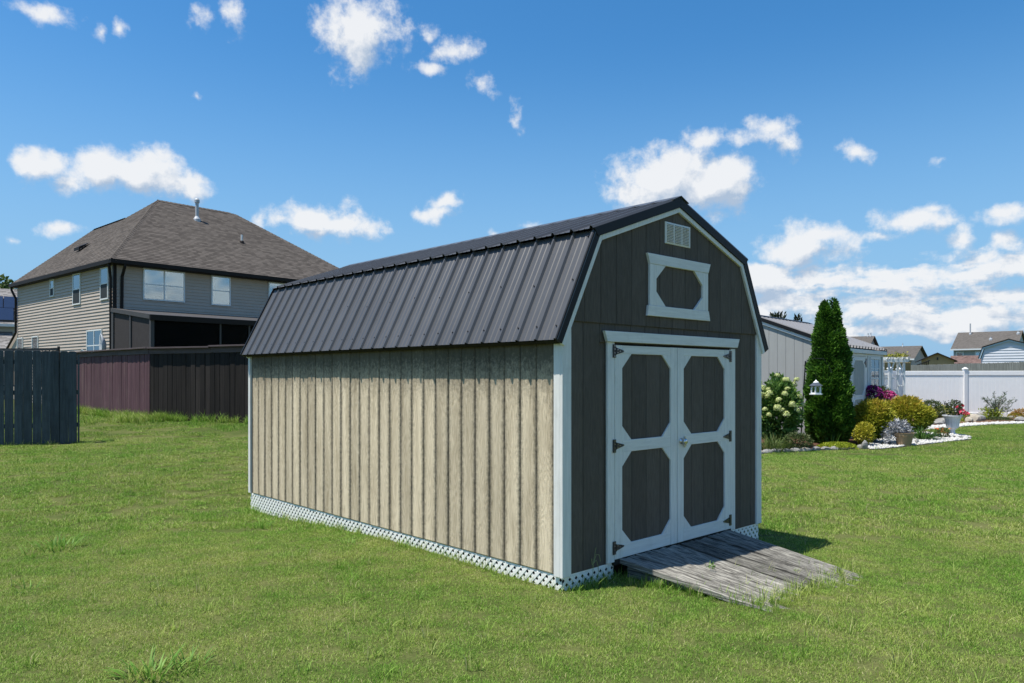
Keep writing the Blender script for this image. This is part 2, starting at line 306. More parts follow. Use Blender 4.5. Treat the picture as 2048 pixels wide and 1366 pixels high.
def pane_mat(name, tint, refl, rough=.03, fres=1.0):
    m, N, L, P = new_mat(name); out = N['Material Output']
    t = N.new('ShaderNodeBsdfTransparent'); t.inputs['Color'].default_value = tint + (1,)
    g = N.new('ShaderNodeBsdfGlossy'); g.inputs['Roughness'].default_value = rough; g.inputs['Color'].default_value = (.85, .95, 1, 1)
    fr = N.new('ShaderNodeFresnel'); fr.inputs['IOR'].default_value = 1.5
    a = N.new('ShaderNodeMath'); a.operation = 'ADD'; a.inputs[1].default_value = refl; a.use_clamp = True; fm = N.new('ShaderNodeMath'); fm.operation = 'MULTIPLY'; fm.inputs[1].default_value = fres; L.new(fr.outputs[0], fm.inputs[0]); L.new(fm.outputs[0], a.inputs[0])
    ms = N.new('ShaderNodeMixShader'); L.new(a.outputs[0], ms.inputs[0]); L.new(t.outputs[0], ms.inputs[1]); L.new(g.outputs[0], ms.inputs[2]); L.new(ms.outputs[0], out.inputs['Surface'])
    return m

m_tan = tan_siding_mat(); m_plank = plank_mat()
m_white = M('white_painted_trim', (.70, .69, .65), .6, .3, .11, 40, (1, 1, .08), .25, blotch=.3, bcol=(.40, .41, .38), bscale=7, bthr=(.55, .8))
m_whiteh = M('white_painted_board', (.70, .69, .65), .6, .3, .11, 40, (.08, 1, 1), .25, blotch=.32, bcol=(.40, .41, .38), bscale=7, bthr=(.55, .8))
m_brown = M('dark_brown_siding', (.098, .080, .064), .75, .2, .22, 70, (1, 1, .1), .35, blotch=.3, bcol=(.135, .115, .10), bscale=4, objrand=.10)
m_metal = M('charcoal_metal_roof', (.066, .066, .067), .38, .55, .05, 3, (1, 1, 1), .0, objrand=.09, blotch=.15, bcol=(.12, .12, .118), bscale=2.5)
m_flash = M('black_metal_flashing', (.011, .012, .014), .5, .2, .05, 3)
m_black = M('black_iron', (.012, .012, .014), .45, .5, .1, 20)
m_steel = M('brushed_steel', (.6, .6, .58), .25, .5, .05, 20, metal=1)
m_lattice = M('white_lattice', (.82, .81, .76), .6, .3, .06, 20, blotch=.3, bcol=(.50, .50, .42), bscale=5)
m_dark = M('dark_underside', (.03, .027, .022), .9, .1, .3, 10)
m_soil = ground_mat(); m_grass = grass_mat()
m_bluefence = M('blue_black_stained_boards', (.062, .073, .080), .8, .25, .35, 28, (1, 1, .06), .4, blotch=.5, bcol=(.034, .038, .042), bscale=2.2, objrand=.18)
m_purple = M('purple_brown_stained_boards', (.088, .046, .054), .85, .2, .3, 30, (1, 1, .06), .4, blotch=.75, bcol=(.125, .08, .076), bscale=1.3, objrand=.16)
m_darkwood = M('dark_brown_stained_boards', (.022, .018, .016), .85, .2, .4, 26, (1, 1, .06), .4, blotch=.55, bcol=(.010, .009, .010), bscale=2.0, objrand=.5)
m_fcap = M('fence_cap_wood', (.085, .066, .066), .8, .25, .3, 20, (.1, 1, 1), .2)

# ------------------------------------------------------------------ mesh helpers
class MB:
    def __init__(s): s.V = []; s.F = []; s.MI = []
    def add(s, vs, fs, m=0):
        o = len(s.V); s.V += [tuple(v) for v in vs]
        for f in fs: s.F.append(tuple(i + o for i in f)); s.MI.append(m)
        return s
    def box(s, x0, x1, y0, y1, z0, z1, m=0, T=None):
        vs = [(x, y, z) for z in (z0, z1) for y in (y0, y1) for x in (x0, x1)]
        if T is not None: vs = [tuple(T @ Vector(v)) for v in vs]
        return s.add(vs, [(0, 2, 3, 1), (4, 5, 7, 6), (0, 1, 5, 4), (1, 3, 7, 5), (3, 2, 6, 7), (2, 0, 4, 6)], m)
    def plate(s, poly, fr, w0, w1, ch=0.0, m=0, back=True):
        """convex polygon (u,v) extruded from w0 to w1; front edge chamfered by ch. fr maps (u,v,w) to xyz"""
        n = len(poly); P = [Vector((p[0], p[1])) for p in poly]
        area = sum(P[i].x * P[(i + 1) % n].y - P[(i + 1) % n].x * P[i].y for i in range(n))
        if area < 0: P.reverse()
        inn = []
        for i in range(n):
            a, b, c = P[i - 1], P[i], P[(i + 1) % n]
            d1 = (b - a).normalized(); d2 = (c - b).normalized()
            n1 = Vector((-d1.y, d1.x)); n2 = Vector((-d2.y, d2.x)); k = 1 + n1.dot(n2)
            inn.append(b + (n1 + n2) / max(k, .2) * ch)
        sg = 1 if w1 > w0 else -1
        lay = [[fr(p.x, p.y, w0) for p in P]]
        if ch > 0: lay.append([fr(p.x, p.y, w1 - sg * ch * .9) for p in P])
        lay.append([fr(p.x, p.y, w1) for p in inn])
        vs = [v for l in lay for v in l]; fs = []
        for k in range(len(lay) - 1):
            for i in range(n):
                j = (i + 1) % n; fs.append((k * n + i, k * n + j, (k + 1) * n + j, (k + 1) * n + i))
        fs.append(tuple(range((len(lay) - 1) * n, len(lay) * n)))
        if back: fs.append(tuple(reversed(range(n))))
        return s.add(vs, fs, m)
    def tube(s, pts, r, n=6, m=0):
        pts = [Vector(p) for p in pts]; rs = r if isinstance(r, (list, tuple)) else [r] * len(pts)
        vs = []; fs = []
        for k, p in enumerate(pts):
            t = (pts[min(k + 1, len(pts) - 1)] - pts[max(k - 1, 0)]).normalized()
            u = t.cross(Vector((.3, .9, .2))).normalized() if abs(t.z) > .5 else t.cross(Vector((0, 0, 1))).normalized()
            w = t.cross(u)
            for i in range(n):
                a = 2 * math.pi * i / n; vs.append(p + (u * math.cos(a) + w * math.sin(a)) * rs[k])
        for k in range(len(pts) - 1):
            for i in range(n):
                j = (i + 1) % n; fs.append((k * n + i, k * n + j, (k + 1) * n + j, (k + 1) * n + i))
        fs.append(tuple(reversed(range(n)))); fs.append(tuple(range((len(pts) - 1) * n, len(pts) * n)))
        return s.add(vs, fs, m)
    def lathe(s, prof, n=24, c=(0, 0, 0), m=0, flute=None):
        vs = []; fs = []
        for k, (r, z) in enumerate(prof):
            for i in range(n):
                a = 2 * math.pi * i / n; rr = r * (flute(k, i) if flute else 1)
                vs.append((c[0] + rr * math.cos(a), c[1] + rr * math.sin(a), c[2] + z))
        for k in range(len(prof) - 1):
            for i in range(n):
                j = (i + 1) % n; fs.append((k * n + i, k * n + j, (k + 1) * n + j, (k + 1) * n + i))
        fs.append(tuple(reversed(range(n)))); fs.append(tuple(range((len(prof) - 1) * n, len(prof) * n)))
        return s.add(vs, fs, m)
    def rock(s, c, r, seed=0, m=0, sub=2):
        bm = bmesh.new(); bmesh.ops.create_icosphere(bm, subdivisions=sub, radius=1)
        rd = np.random.default_rng(seed); d = rd.normal(size=(7, 3)); d /= np.linalg.norm(d, axis=1)[:, None]; h = rd.uniform(.62, .95, 7)
        vs = []
        for v in bm.verts:
            p = np.array(v.co)
            for dd, hh in zip(d, h):
                q = p @ dd
                if q > hh: p = p - dd * (q - hh)
            vs.append((c[0] + p[0] * r[0], c[1] + p[1] * r[1], c[2] + p[2] * r[2]))
        fs = [tuple(v.index for v in f.verts) for f in bm.faces]; bm.free()
        return s.add(vs, fs, m)
    def mesh(s, name, mats, smooth=False, recalc=True):
        me = bpy.data.meshes.new(name); me.from_pydata(s.V, [], s.F); me.update()
        for m in (mats if isinstance(mats, (list, tuple)) else [mats]): me.materials.append(m)
        me.polygons.foreach_set('material_index', s.MI)
        if recalc:
            bm = bmesh.new(); bm.from_mesh(me); bmesh.ops.recalc_face_normals(bm, faces=bm.faces); bm.to_mesh(me); bm.free()
        if smooth: me.polygons.foreach_set('use_smooth', [True] * len(me.polygons))
        return me
    def build(s, name, mats, parent=None, loc=(0, 0, 0), rot=(0, 0, 0), smooth=False, recalc=True):
        return link(name, s.mesh(name, mats, smooth, recalc), parent, loc, rot)
def link(name, me, parent=None, loc=(0, 0, 0), rot=(0, 0, 0)):
    o = bpy.data.objects.new(name, me); COL.objects.link(o); o.location = loc; o.rotation_euler = rot
    if parent is not None: o.parent = parent
    return o
def thing(name, label, cat, loc=(0, 0, 0), rz=0., group=None):
    o = bpy.data.objects.new(name, None); COL.objects.link(o); o.location = loc; o.rotation_euler = (0, 0, rz); o.empty_display_size = .2
    return tag(o, label, cat, group)
def tag(o, label, cat, group=None):
    o['label'] = label; o['category'] = cat
    if group: o['group'] = group
    return o
def setting(o, kind='structure'): o['kind'] = kind; return o
def copy_tree(o, parent=None):
    c = o.copy(); COL.objects.link(c)
    if parent is not None: c.parent = parent
    for ch in list(o.children): copy_tree(ch, c)
    return c
def np_mesh(name, V, F, mat, var=None, smooth=False):
    V = np.asarray(V, np.float32); F = np.asarray(F, np.int32); k = F.shape[1]
    me = bpy.data.meshes.new(name); me.vertices.add(len(V)); me.vertices.foreach_set('co', V.ravel())
    me.loops.add(F.size); me.loops.foreach_set('vertex_index', F.ravel())
    me.polygons.add(len(F)); me.polygons.foreach_set('loop_start', np.arange(0, F.size, k, dtype=np.int32))
    me.polygons.foreach_set('loop_total', np.full(len(F), k, np.int32))
    if smooth: me.polygons.foreach_set('use_smooth', np.ones(len(F), bool))
    me.update(calc_edges=True); me.validate()
    if var is not None:
        a = me.attributes.new('var', 'FLOAT', 'FACE'); a.data.foreach_set('value', np.asarray(var, np.float32))
    for mm in (mat if isinstance(mat, (list, tuple)) else [mat]): me.materials.append(mm)
    return me
def unit(a): return a / np.maximum(np.linalg.norm(a, axis=-1, keepdims=True), 1e-9)
def leaf_arrays(P, D, ln, wd, cup=.25, side=None, r=rng):
    """diamond leaves: base, two sides, tip -> two triangles each"""
    P = np.asarray(P, float); D = unit(np.asarray(D, float)); n = len(P)
    ln = np.broadcast_to(ln, (n,))[:, None]; wd = np.broadcast_to(wd, (n,))[:, None]
    q = r.normal(size=(n, 3)) if side is None else side
    S = unit(np.cross(D, q)); U = np.cross(S, D)
    a = P; m = P + D * ln * .5; b = m + S * wd * .5 + U * wd * cup; c = m - S * wd * .5 + U * wd * cup; t = P + D * ln
    V = np.stack([a, b, t, c], 1).reshape(-1, 3)
    o = np.arange(n)[:, None] * 4
    F = np.concatenate([o + np.array([0, 1, 2]), o + np.array([0, 2, 3])], 1).reshape(-1, 3)
    return V, F
def leaves(name, P, D, ln, wd, mat, parent=None, var=None, cup=.25, side=None, loc=(0, 0, 0)):
    V, F = leaf_arrays(P, D, ln, wd, cup, side)
    n = len(P); var = rng.random(n) if var is None else np.clip(var, 0, 1)
    return link(name, np_mesh(name, V, F, mat, np.repeat(var, 2)), parent, loc)
def ribbons(name, B, D, ln, wd, bend, mat, parent=None, var=None, loc=(0, 0, 0), seg=4, link_=True):
    """arching blades (grass clumps, lilies): tapered strips that bend over with gravity"""
    B = np.asarray(B, float); D = unit(np.asarray(D, float)); n = len(B)
    ln = np.broadcast_to(ln, (n,)); wd = np.broadcast_to(wd, (n,)); bend = np.broadcast_to(bend, (n,))
    hz = D.copy(); hz[:, 2] = 0; hz = unit(hz + rng.normal(size=(n, 3)) * [1e-3, 1e-3, 0]); S = np.stack([-hz[:, 1], hz[:, 0], np.zeros(n)], 1)
    rows = []; p = B.copy(); d = D.copy()
    for k in range(seg + 1):
        f = k / seg; w = (wd * (1 - f ** 2.2) * .5 + 1e-4)[:, None]
        rows += [p - S * w, p + S * w]
        d = unit(d + (np.array([0, 0, -1.]) + hz * .35) * (bend / seg * (.4 + 1.2 * f))[:, None]); p = p + d * (ln / seg)[:, None]
    V = np.stack(rows, 1).reshape(-1, 3); m = 2 * (seg + 1); o = np.arange(n)[:, None] * m
    F = np.concatenate([o + np.array([2 * k, 2 * k + 1, 2 * k + 3, 2 * k + 2]) for k in range(seg)], 1).reshape(-1, 4)
    var = rng.random(n) if var is None else var
    me = np_mesh(name, V, F, mat, np.repeat(var, seg))
    return link(name, me, parent, loc) if link_ else me
def clip(poly, a, b, c):
    """keep a*u+b*v+c >= 0"""
    out = []
    for i in range(len(poly)):
        p, q = poly[i], poly[(i + 1) % len(poly)]; dp = a * p[0] + b * p[1] + c; dq = a * q[0] + b * q[1] + c
        if dp >= 0: out.append(p)
        if (dp >= 0) != (dq >= 0):
            t = dp / (dp - dq); out.append((p[0] + (q[0] - p[0]) * t, p[1] + (q[1] - p[1]) * t))
    res = []
    for p in out:
        if not res or math.hypot(p[0] - res[-1][0], p[1] - res[-1][1]) > 1e-5: res.append(p)
    if len(res) > 1 and math.hypot(res[0][0] - res[-1][0], res[0][1] - res[-1][1]) < 1e-5: res.pop()
    return res
def at(px, py, Y): return ((px - 1024) / FPX * Y, Y, EYE - (py - HY) / FPX * Y)

# ------------------------------------------------------------------ terrain
CP = np.array([(0, 0, 0), (0, 4, 0), (-3, 4, 0), (3, 4, -.02), (.39, 5.78, -.04), (-1.1, 7.4, -.02), (-3.5, 9.92, -.145), (2.61, 7.87, -.135), (3.6, 8.4, -.17), (6, 7, -.12), (1.9, 5.4, -.03), (2.9, 6.4, -.1),
    (-5, 6, .0), (-7, 9, .1), (-9.9, 14.6, .31), (-8.7, 14.8, .29), (-14.5, 14.3, .33), (-13.5, 22.6, .52), (-9.25, 18.9, .50), (-6.26, 17.6, .52), (-4, 14, .22), (5.3, 15.6, 0), (11.8, 19.4, 0), (20, 29.7, 0), (12, 25, 0), (8.4, 19, 0),
    (8, 12, -.06), (6, 9, -.12), (12, 12, -.03), (-15, 30, .5), (-25, 35, .5), (0, 25, .35), (-20, 14, .3), (17, 15, 0), (14, 29, 0), (60, 60, 0), (-60, 60, .4), (0, 100, .1), (100, 100, 0), (-80, 5, .2), (80, 5, 0), (0, -40, 0)])
_S2 = 9.0
_K = 1 / np.sqrt(((CP[:, None, :2] - CP[None, :, :2]) ** 2).sum(-1) + _S2)
_WT = np.linalg.solve(_K + np.eye(len(CP)) * 2e-3, CP[:, 2])
def gz(X, Y):
    X = np.asarray(X, float); Y = np.asarray(Y, float); out = np.zeros(X.shape)
    for (cx_, cy_, _z), w_ in zip(CP, _WT): out += w_ / np.sqrt((X - cx_) ** 2 + (Y - cy_) ** 2 + _S2)
    return out
def gzf(x, y): return float(gz(np.array(x), np.array(y)))
def grid_axis(lo, hi, step, far):
    a = np.arange(lo, hi + 1e-6, step); g = np.geomspace(step, far, 14)
    return np.concatenate([(lo - np.cumsum(g))[::-1], a, hi + np.cumsum(g)])
gx = grid_axis(-24, 24, .25, 400); gy = grid_axis(0, 34, .25, 400)
GX, GY = np.meshgrid(gx, gy); V = np.stack([GX, GY, gz(GX, GY)], -1).reshape(-1, 3)
nx, ny = len(gx), len(gy); ii, jj = np.meshgrid(np.arange(nx - 1), np.arange(ny - 1)); b0 = (jj * nx + ii).ravel()
lawn = link('lawn_ground', np_mesh('lawn_ground', V, np.stack([b0, b0 + 1, b0 + nx + 1, b0 + nx], 1), m_soil, smooth=True)); setting(lawn)

# ------------------------------------------------------------------ the shed
YAW = .7548; SC = Vector((.3937, 5.7803, 0)); W = 3.05; SL = 5.68; ZF = .082
cA, sA = math.cos(YAW), math.sin(YAW)
def shed_w(a, b, z=0): return Vector((SC.x + a * cA + b * sA, SC.y + a * sA - b * cA, z))     # a along the front, b outwards
shed = thing('garden_shed', 'large gambrel barn shed with tan side wall, dark brown front and charcoal metal roof', 'shed', SC, YAW)
FR = lambda u, v, w: (u, -w, v)          # front plane: u along front, v up, w outwards
LF = lambda u, v, w: (-w, u, v)          # left plane
PROF = [(-.12, 1.928), (.345, 2.842), (1.525, 3.262), (2.705, 2.842), (3.17, 1.928)]
def offset(pts, d):
    out = []
    for i, p in enumerate(pts):
        p = Vector(p); ds = []
        if i > 0: ds.append((p - Vector(pts[i - 1])).normalized())
        if i < len(pts) - 1: ds.append((Vector(pts[i + 1]) - p).normalized())
        ns = [Vector((d_.y, -d_.x)) for d_ in ds]; s = sum(ns, Vector((0, 0))); k = 1 + (ns[0].dot(ns[1]) if len(ns) > 1 else 1)
        out.append(p + s / k * d if len(ns) > 1 else p + ns[0] * d)
    return out
in1 = offset(PROF, .03)
wallpoly = [(0, ZF), (W, ZF), (W, 1.98), (in1[3].x, in1[3].y), (in1[2].x, in1[2].y), (in1[1].x, in1[1].y), (0, 1.98)]
mb = MB(); mb.plate(wallpoly, lambda u, v, w: (u, w, v), .0, SL, 0); mb.build('wall_core', m_brown, shed)
# tan side boards
bw = .1905; full = MB(); full.plate([(-bw / 2, ZF - .0), (bw / 2, ZF), (bw / 2, 1.95), (-bw / 2, 1.95)], LF, .0, .016, .0105)
me_tan = full.mesh('siding_board', m_tan)
y = .07 + bw / 2 + .012; k = 0
while y < SL - .05:
    o = link('siding_board', me_tan, shed, (0, y, 0)); o.scale = (random.uniform(.85, 1.15), .985, 1); y += bw; k += 1
# dark front boards below the seam, cut by the door opening
def fboard(poly, w1=.012, ch=.006, w0=0):
    mb = MB(); mb.plate(poly, FR, w0, w1, ch); return mb.build('siding_board', m_brown, shed)
edges = [.075, .232, .436, .638, .845, 1.048, 1.25, 1.449, 1.65, 1.856, 2.06, 2.264, 2.464, 2.667, 2.877, 2.975]
for a0, a1 in zip(edges[:-1], edges[1:]):
    if a1 <= .56 or a0 >= 2.46: fboard([(a0 + .001, ZF), (a1 - .001, ZF), (a1 - .001, 2.085), (a0 + .001, 2.085)])
    else: fboard([(a0 + .001, 1.92), (a1 - .001, 1.92), (a1 - .001, 2.085), (a0 + .001, 2.085)])
inr = offset(PROF, .05); roofhalf = []
for p, q in zip(inr[:-1], inr[1:]):
    d = q - p; roofhalf.append((d.y, -d.x, -(d.y * p.x - d.x * p.y)))
gedges = [-.05] + edges[1:-1] + [3.1]
for a0, a1 in zip(gedges[:-1], gedges[1:]):
    poly = [(a0 + .001, 2.078), (a1 - .001, 2.078), (a1 - .001, 3.3), (a0 + .001, 3.3)]
    for (ca, cb, cc) in roofhalf: poly = clip(poly, ca, cb, cc)
    if len(poly) > 2: fboard(poly, .026, .006, .002)
# white corner boards
def part(polys, fr, w0, w1, mat, name, parent, ch=.003):
    mb = MB()
    for p in polys: mb.plate(p, fr, w0, w1, ch)
    return mb.build(name, mat, parent)
rect = lambda u0, u1, v0, v1: [(u0, v0), (u1, v0), (u1, v1), (u0, v1)]
mb = MB(); mb.plate([(-.028, ZF - .01), (.075, ZF - .01), (.075, 2.085), (-.028, 1.985)], FR, .0, .028, .003); mb.plate(rect(-.0, .07, ZF - .01, 1.97), LF, .0, .028, .003)
mb.build('corner_board', m_white, shed)
mb = MB(); mb.plate([(2.976, ZF), (W + .028, ZF), (W + .028, 1.985), (2.976, 2.085)], FR, 0, .028, .003); mb.plate(rect(0, .07, ZF, 1.95), lambda u, v, w: (W + w, u, v), 0, .028, .003)
mb.build('corner_board', m_white, shed)
mb = MB(); mb.plate(rect(SL - .03, SL + .03, ZF - .0, 1.94), LF, 0, .028, .003); mb.build('corner_board', m_white, shed)
mb = MB(); mb.plate(rect(SL - .05, SL + .03, ZF, 1.94), lambda u, v, w: (W + w, u, v), 0, .028, .003); mb.build('corner_board', m_white, shed)
# rake boards (white) and metal rake flashing (black), front and back
o75, o150, om = offset(PROF, .066), offset(PROF, .108), offset(PROF, -.012)
for i in range(4):
    q = [tuple(p) for p in (o75[i], o75[i + 1], o150[i + 1], o150[i])]
    part([q], FR, .028, .05, m_white, 'rake_board', shed, .002)
    part([q], lambda u, v, w: (u, SL + w, v), .0, .03, m_white, 'rake_board', shed, .002)
    q2 = [tuple(p) for p in (om[i], om[i + 1], o75[i + 1] + (o75[i + 1] - o75[i]).normalized() * .0, o75[i])]
    if i in (0, 3):   # lower pieces tuck under the upper ones
        part([q2], FR, .03, .056, m_flash, 'roof_flashing', shed, .002)
    else:
        e = Vector(q2[0 if i == 1 else 1]) - Vector(q2[1 if i == 1 else 0]); e = e.normalized() * .03
        q3 = [Vector(p) for p in q2]
        if i == 1: q3[0] = q3[0] + e; q3[3] = q3[3] + e
        else: q3[1] = q3[1] + e; q3[2] = q3[2] + e
        part([[tuple(p) for p in q3]], FR, .03, .062, m_flash, 'roof_flashing', shed, .002)
    part([q2], lambda u, v, w: (u, SL + w, v), .03, .056, m_flash, 'roof_flashing', shed, .002)
# metal roofing: six sheets on each of the four slopes
RP = .2138
def sheet_profile(n, first=.0):
    pr = []
    for k in range(n):
        x = first + k * RP
        pr += [(x, 0), (x + .012, .021), (x + .028, .021), (x + .04, 0)]
        for mnr in (.085, .145): pr += [(x + mnr, 0), (x + mnr + .008, .0045), (x + mnr + .016, 0)]
    pr.append((first + n * RP, 0)); return pr
def roof_sheet(p0, p1, y0, n, lift):
    d = Vector(p1) - Vector(p0); nn = Vector((-d.y, d.x)).normalized()
    if nn.y < 0: nn = -nn
    mb = MB(); pr = sheet_profile(n); vs = []; fs = []
    for P0 in (p0, p1):
        for (s, h) in pr:
            q = Vector(P0) + nn * (h + lift); vs.append((q.x, y0 + s, q.y))
    for P0 in (p0, p1):
        for (s, h) in pr:
            q = Vector(P0) + nn * (h + lift - .003); vs.append((q.x, y0 + s, q.y))
    L_ = len(pr)
    for i in range(L_ - 1):
        fs += [(i, i + 1, L_ + i + 1, L_ + i), (2 * L_ + i, 3 * L_ + i, 3 * L_ + i + 1, 2 * L_ + i + 1), (i, 2 * L_ + i, 2 * L_ + i + 1, i + 1), (L_ + i, L_ + i + 1, 3 * L_ + i + 1, 3 * L_ + i)]
    fs += [(0, L_, 3 * L_, 2 * L_), (L_ - 1, 3 * L_ - 1, 4 * L_ - 1, 2 * L_ - 1)]
    mb.add(vs, fs); return mb.build('roof_sheet', m_metal, shed)
Pr = [Vector(p) for p in PROF]
K1x = Pr[1] + (Pr[1] - Pr[2]).normalized() * .045; K2x = Pr[3] + (Pr[3] - Pr[2]).normalized() * .045
slopes = [(Pr[0], Pr[1] + (Pr[0] - Pr[1]).normalized() * .012, -.004), (K1x, Pr[2], .012), (Pr[2], K2x, .012), (Pr[3] + (Pr[4] - Pr[3]).normalized() * .012, Pr[4], -.004)]
ys = -.058; NR = [4, 4, 4, 4, 4, 4, 3]
for (p0, p1, lift) in slopes:
    yy = ys
    for n in NR: roof_sheet(p0, p1, yy, n, lift); yy += n * RP
RY1 = ys + sum(NR) * RP
rb = MB()                                                               # roof deck under the sheets
dk0 = offset(PROF, .02); dk1 = offset(PROF, .068)
for i in range(4): rb.plate([tuple(p) for p in (dk0[i], dk0[i + 1], dk1[i + 1], dk1[i])], lambda u, v, w: (u, w, v), -.025, SL + .0, 0)
rb.build('roof_deck', m_dark, shed)
mb = MB(); d1 = (Pr[1] - Pr[2]).normalized() * .13; d2 = (Pr[3] - Pr[2]).normalized() * .13; up = Vector((0, .03))
rp = [Pr[2] + d1 + up, Pr[2] + up + Vector((0, .006)), Pr[2] + d2 + up]
mb.plate([tuple(rp[0]), tuple(rp[1]), tuple(rp[1] - Vector((0, .006))), tuple(rp[0] - Vector((0, .006)))], lambda u, v, w: (u, w, v), ys - .012, RY1)
mb.plate([tuple(rp[1]), tuple(rp[2]), tuple(rp[2] - Vector((0, .006))), tuple(rp[1] - Vector((0, .006)))], lambda u, v, w: (u, w, v), ys - .012, RY1)
mb.build('ridge_cap', m_metal, shed)
sc = MB(); d = (Pr[1] - Pr[0]); nn = Vector((-d.y, d.x)).normalized()
for k in range(26):
    for f in (.12, .53 + .02 * math.sin(k * 2.1), .93):
        if f > .3 and k % 2: continue
        q = Pr[0] + d * f + nn * .002; c = Vector((q.x, ys + k * RP + .062, q.y))
        sc.tube([c - Vector((nn.x, 0, nn.y)) * .004, c + Vector((nn.x, 0, nn.y)) * .006], .0062, 6)
o = sc.build('roof_screws', m_black, shed); o['kind'] = 'stuff'
# soffit strip
part([rect(0, SL, 1.912, 1.937)], LF, -.03, .09, m_dark, 'soffit', shed, 0)
# vent
vent = part([rect(1.324, 1.724, 2.843, 3.04)], FR, .026, .036, m_white, 'gable_vent', shed, .004)
for c0 in (1.345, 1.47, 1.594):
    sl_ = MB()
    for r_ in range(12):
        z0 = 2.858 + r_ * .0142
        sl_.add([(c0, -.0365, z0 + .004), (c0 + .105, -.0365, z0 + .004), (c0 + .105, -.0365, z0 + .0088), (c0, -.0365, z0 + .0088)], [(0, 1, 2, 3)])
        sl_.add([(c0, -.0365, z0 + .0088), (c0 + .105, -.0365, z0 + .0088), (c0 + .105, -.047, z0 + .003), (c0, -.047, z0 + .003)], [(0, 1, 2, 3)], 1)
    sl_.build('louvre', [m_dark, m_white], vent, recalc=False)
# loft hatch trim with octagonal opening
loft = part([[(1.077, 2.634), (2.015, 2.634), (2.051, 2.724), (1.041, 2.724)]], FR, .026, .05, m_whiteh, 'loft_hatch', shed)
part([[(1.041, 2.175), (2.044, 2.175), (2.018, 2.268), (1.058, 2.268)]], FR, .026, .05, m_whiteh, 'sill_board', loft)
for u0, u1, d_ in ((1.078, 1.175, 1), (1.915, 2.012, -1)):
    part([rect(u0, u1, 2.269, 2.633)], FR, .026, .046, m_white, 'side_board', loft)
    x = u1 if d_ > 0 else u0
    for (zz, s) in ((2.269, 1), (2.633, -1)):
        part([[(x, zz), (x + d_ * .14, zz), (x, zz + s * .125)]], FR, .026, .045, m_white, 'corner_block', loft, .001)
# doors
part([rect(.514, .606, ZF + .01, 1.929)], FR, .012, .032, m_white, 'door_casing', shed)
part([rect(2.454, 2.536, ZF + .01, 1.918)], FR, .012, .032, m_white, 'door_casing', shed)
part([[(.492, 1.93), (2.546, 1.93), (2.586, 2.018), (.455, 2.018)]], FR, .026, .054, m_whiteh, 'door_header', shed)
part([rect(.6, 2.46, ZF, 1.93)], FR, -.02, .004, m_dark, 'door_opening', shed, 0)
part([rect(.60, 2.46, ZF - .02, ZF + .03)], FR, .0, .03, m_dark, 'threshold', shed, .002)
def hinge(a, z, d_, parent):
    mb = MB(); mb.plate(rect(a - .019, a + .019, z - .055, z + .055), FR, .036, .042, .002)
    x = a + d_ * .019
    mb.plate([(x, z - .03), (x + d_ * .105, z - .007), (x + d_ * .115, z), (x + d_ * .105, z + .007), (x, z + .03)], FR, .036, .041, .002)
    mb.tube([(x, -.042, z - .03), (x, -.042, z + .03)], .006, 6)
    for (u, v) in ((a, z - .043), (a, z - .016), (a, z + .016), (a, z + .043), (x + d_ * .022, z + .014), (x + d_ * .022, z - .014), (x + d_ * .052, z), (x + d_ * .1, z)):
        mb.tube([(u, -.041, v), (u, -.044, v)], .0045, 6, 1)
    mb.build('hinge', [m_black, m_steel], parent)
def make_door(a0, s0, s1, a1, hs, zl, extra=0):
    """outer edge a0..a1, opening s0..s1"""
    d = part([rect(s0 - .06, s1 + .06, .125, 1.86)], FR, .006, .009, m_brown, 'door', shed, 0)
    g = [s0 - .02] + [e for e in np.arange(s0 + .15, s1 - .05, .205)] + [s1 + .02]
    for u0, u1 in zip(g[:-1], g[1:]):
        part([rect(u0 + .001, u1 - .001, .15, 1.85)], FR, .009, .018, m_brown, 'panel_board', d, .006)
    part([rect(a0, s0, .112, 1.905)], FR, .014, .034, m_white, 'stile', d); part([rect(s1, a1, .112, 1.905)], FR, .014, .034, m_white, 'stile', d)
    for z0, z1 in ((.113, .225), (1.002, 1.102), (1.833, 1.904)): part([rect(s0 + .001, s1 - .001, z0, z1)], FR, .014, .033, m_whiteh, 'rail', d)
    for (z0, z1) in ((.225, 1.002), (1.102, 1.833)):
        for (x, dx) in ((s0, 1), (s1, -1)):
            for (zz, dz) in ((z0, 1), (z1, -1)):
                part([[(x, zz), (x + dx * .127, zz), (x, zz + dz * .122)]], FR, .014, .032, m_white, 'corner_block', d, .001)
    for (a, z, d_) in hs: hinge(a, z, d_, d)
    return d
dl = make_door(.609, .706, 1.409, 1.508, [(.595, 1.854, 1), (.595, 1.062, 1), (.595, .212, 1)], 0)
dr = make_door(1.517, 1.617, 2.333, 2.451, [(2.436, 1.841, -1), (2.432, 1.043, -1), (2.432, .2, -1)], 0); dr['label'] = 'right door leaf with a round steel knob and lever'
mb = MB(); mb.lathe([(.026, 0), (.028, .006), (.012, .012), (.012, .03), (.026, .038), (.03, .05), (.022, .06), (.004, .063)], 14)
me = mb.mesh('door_knob', m_steel, True); o = link('door_knob', me, dr, (1.57, -.033, 1.044), (R(90), 0, 0))
mb = MB(); mb.box(1.612, 1.624, -.05, -.034, .985, 1.085); mb.box(1.596, 1.626, -.056, -.046, 1.0, 1.03); mb.build('latch', m_steel, dr)
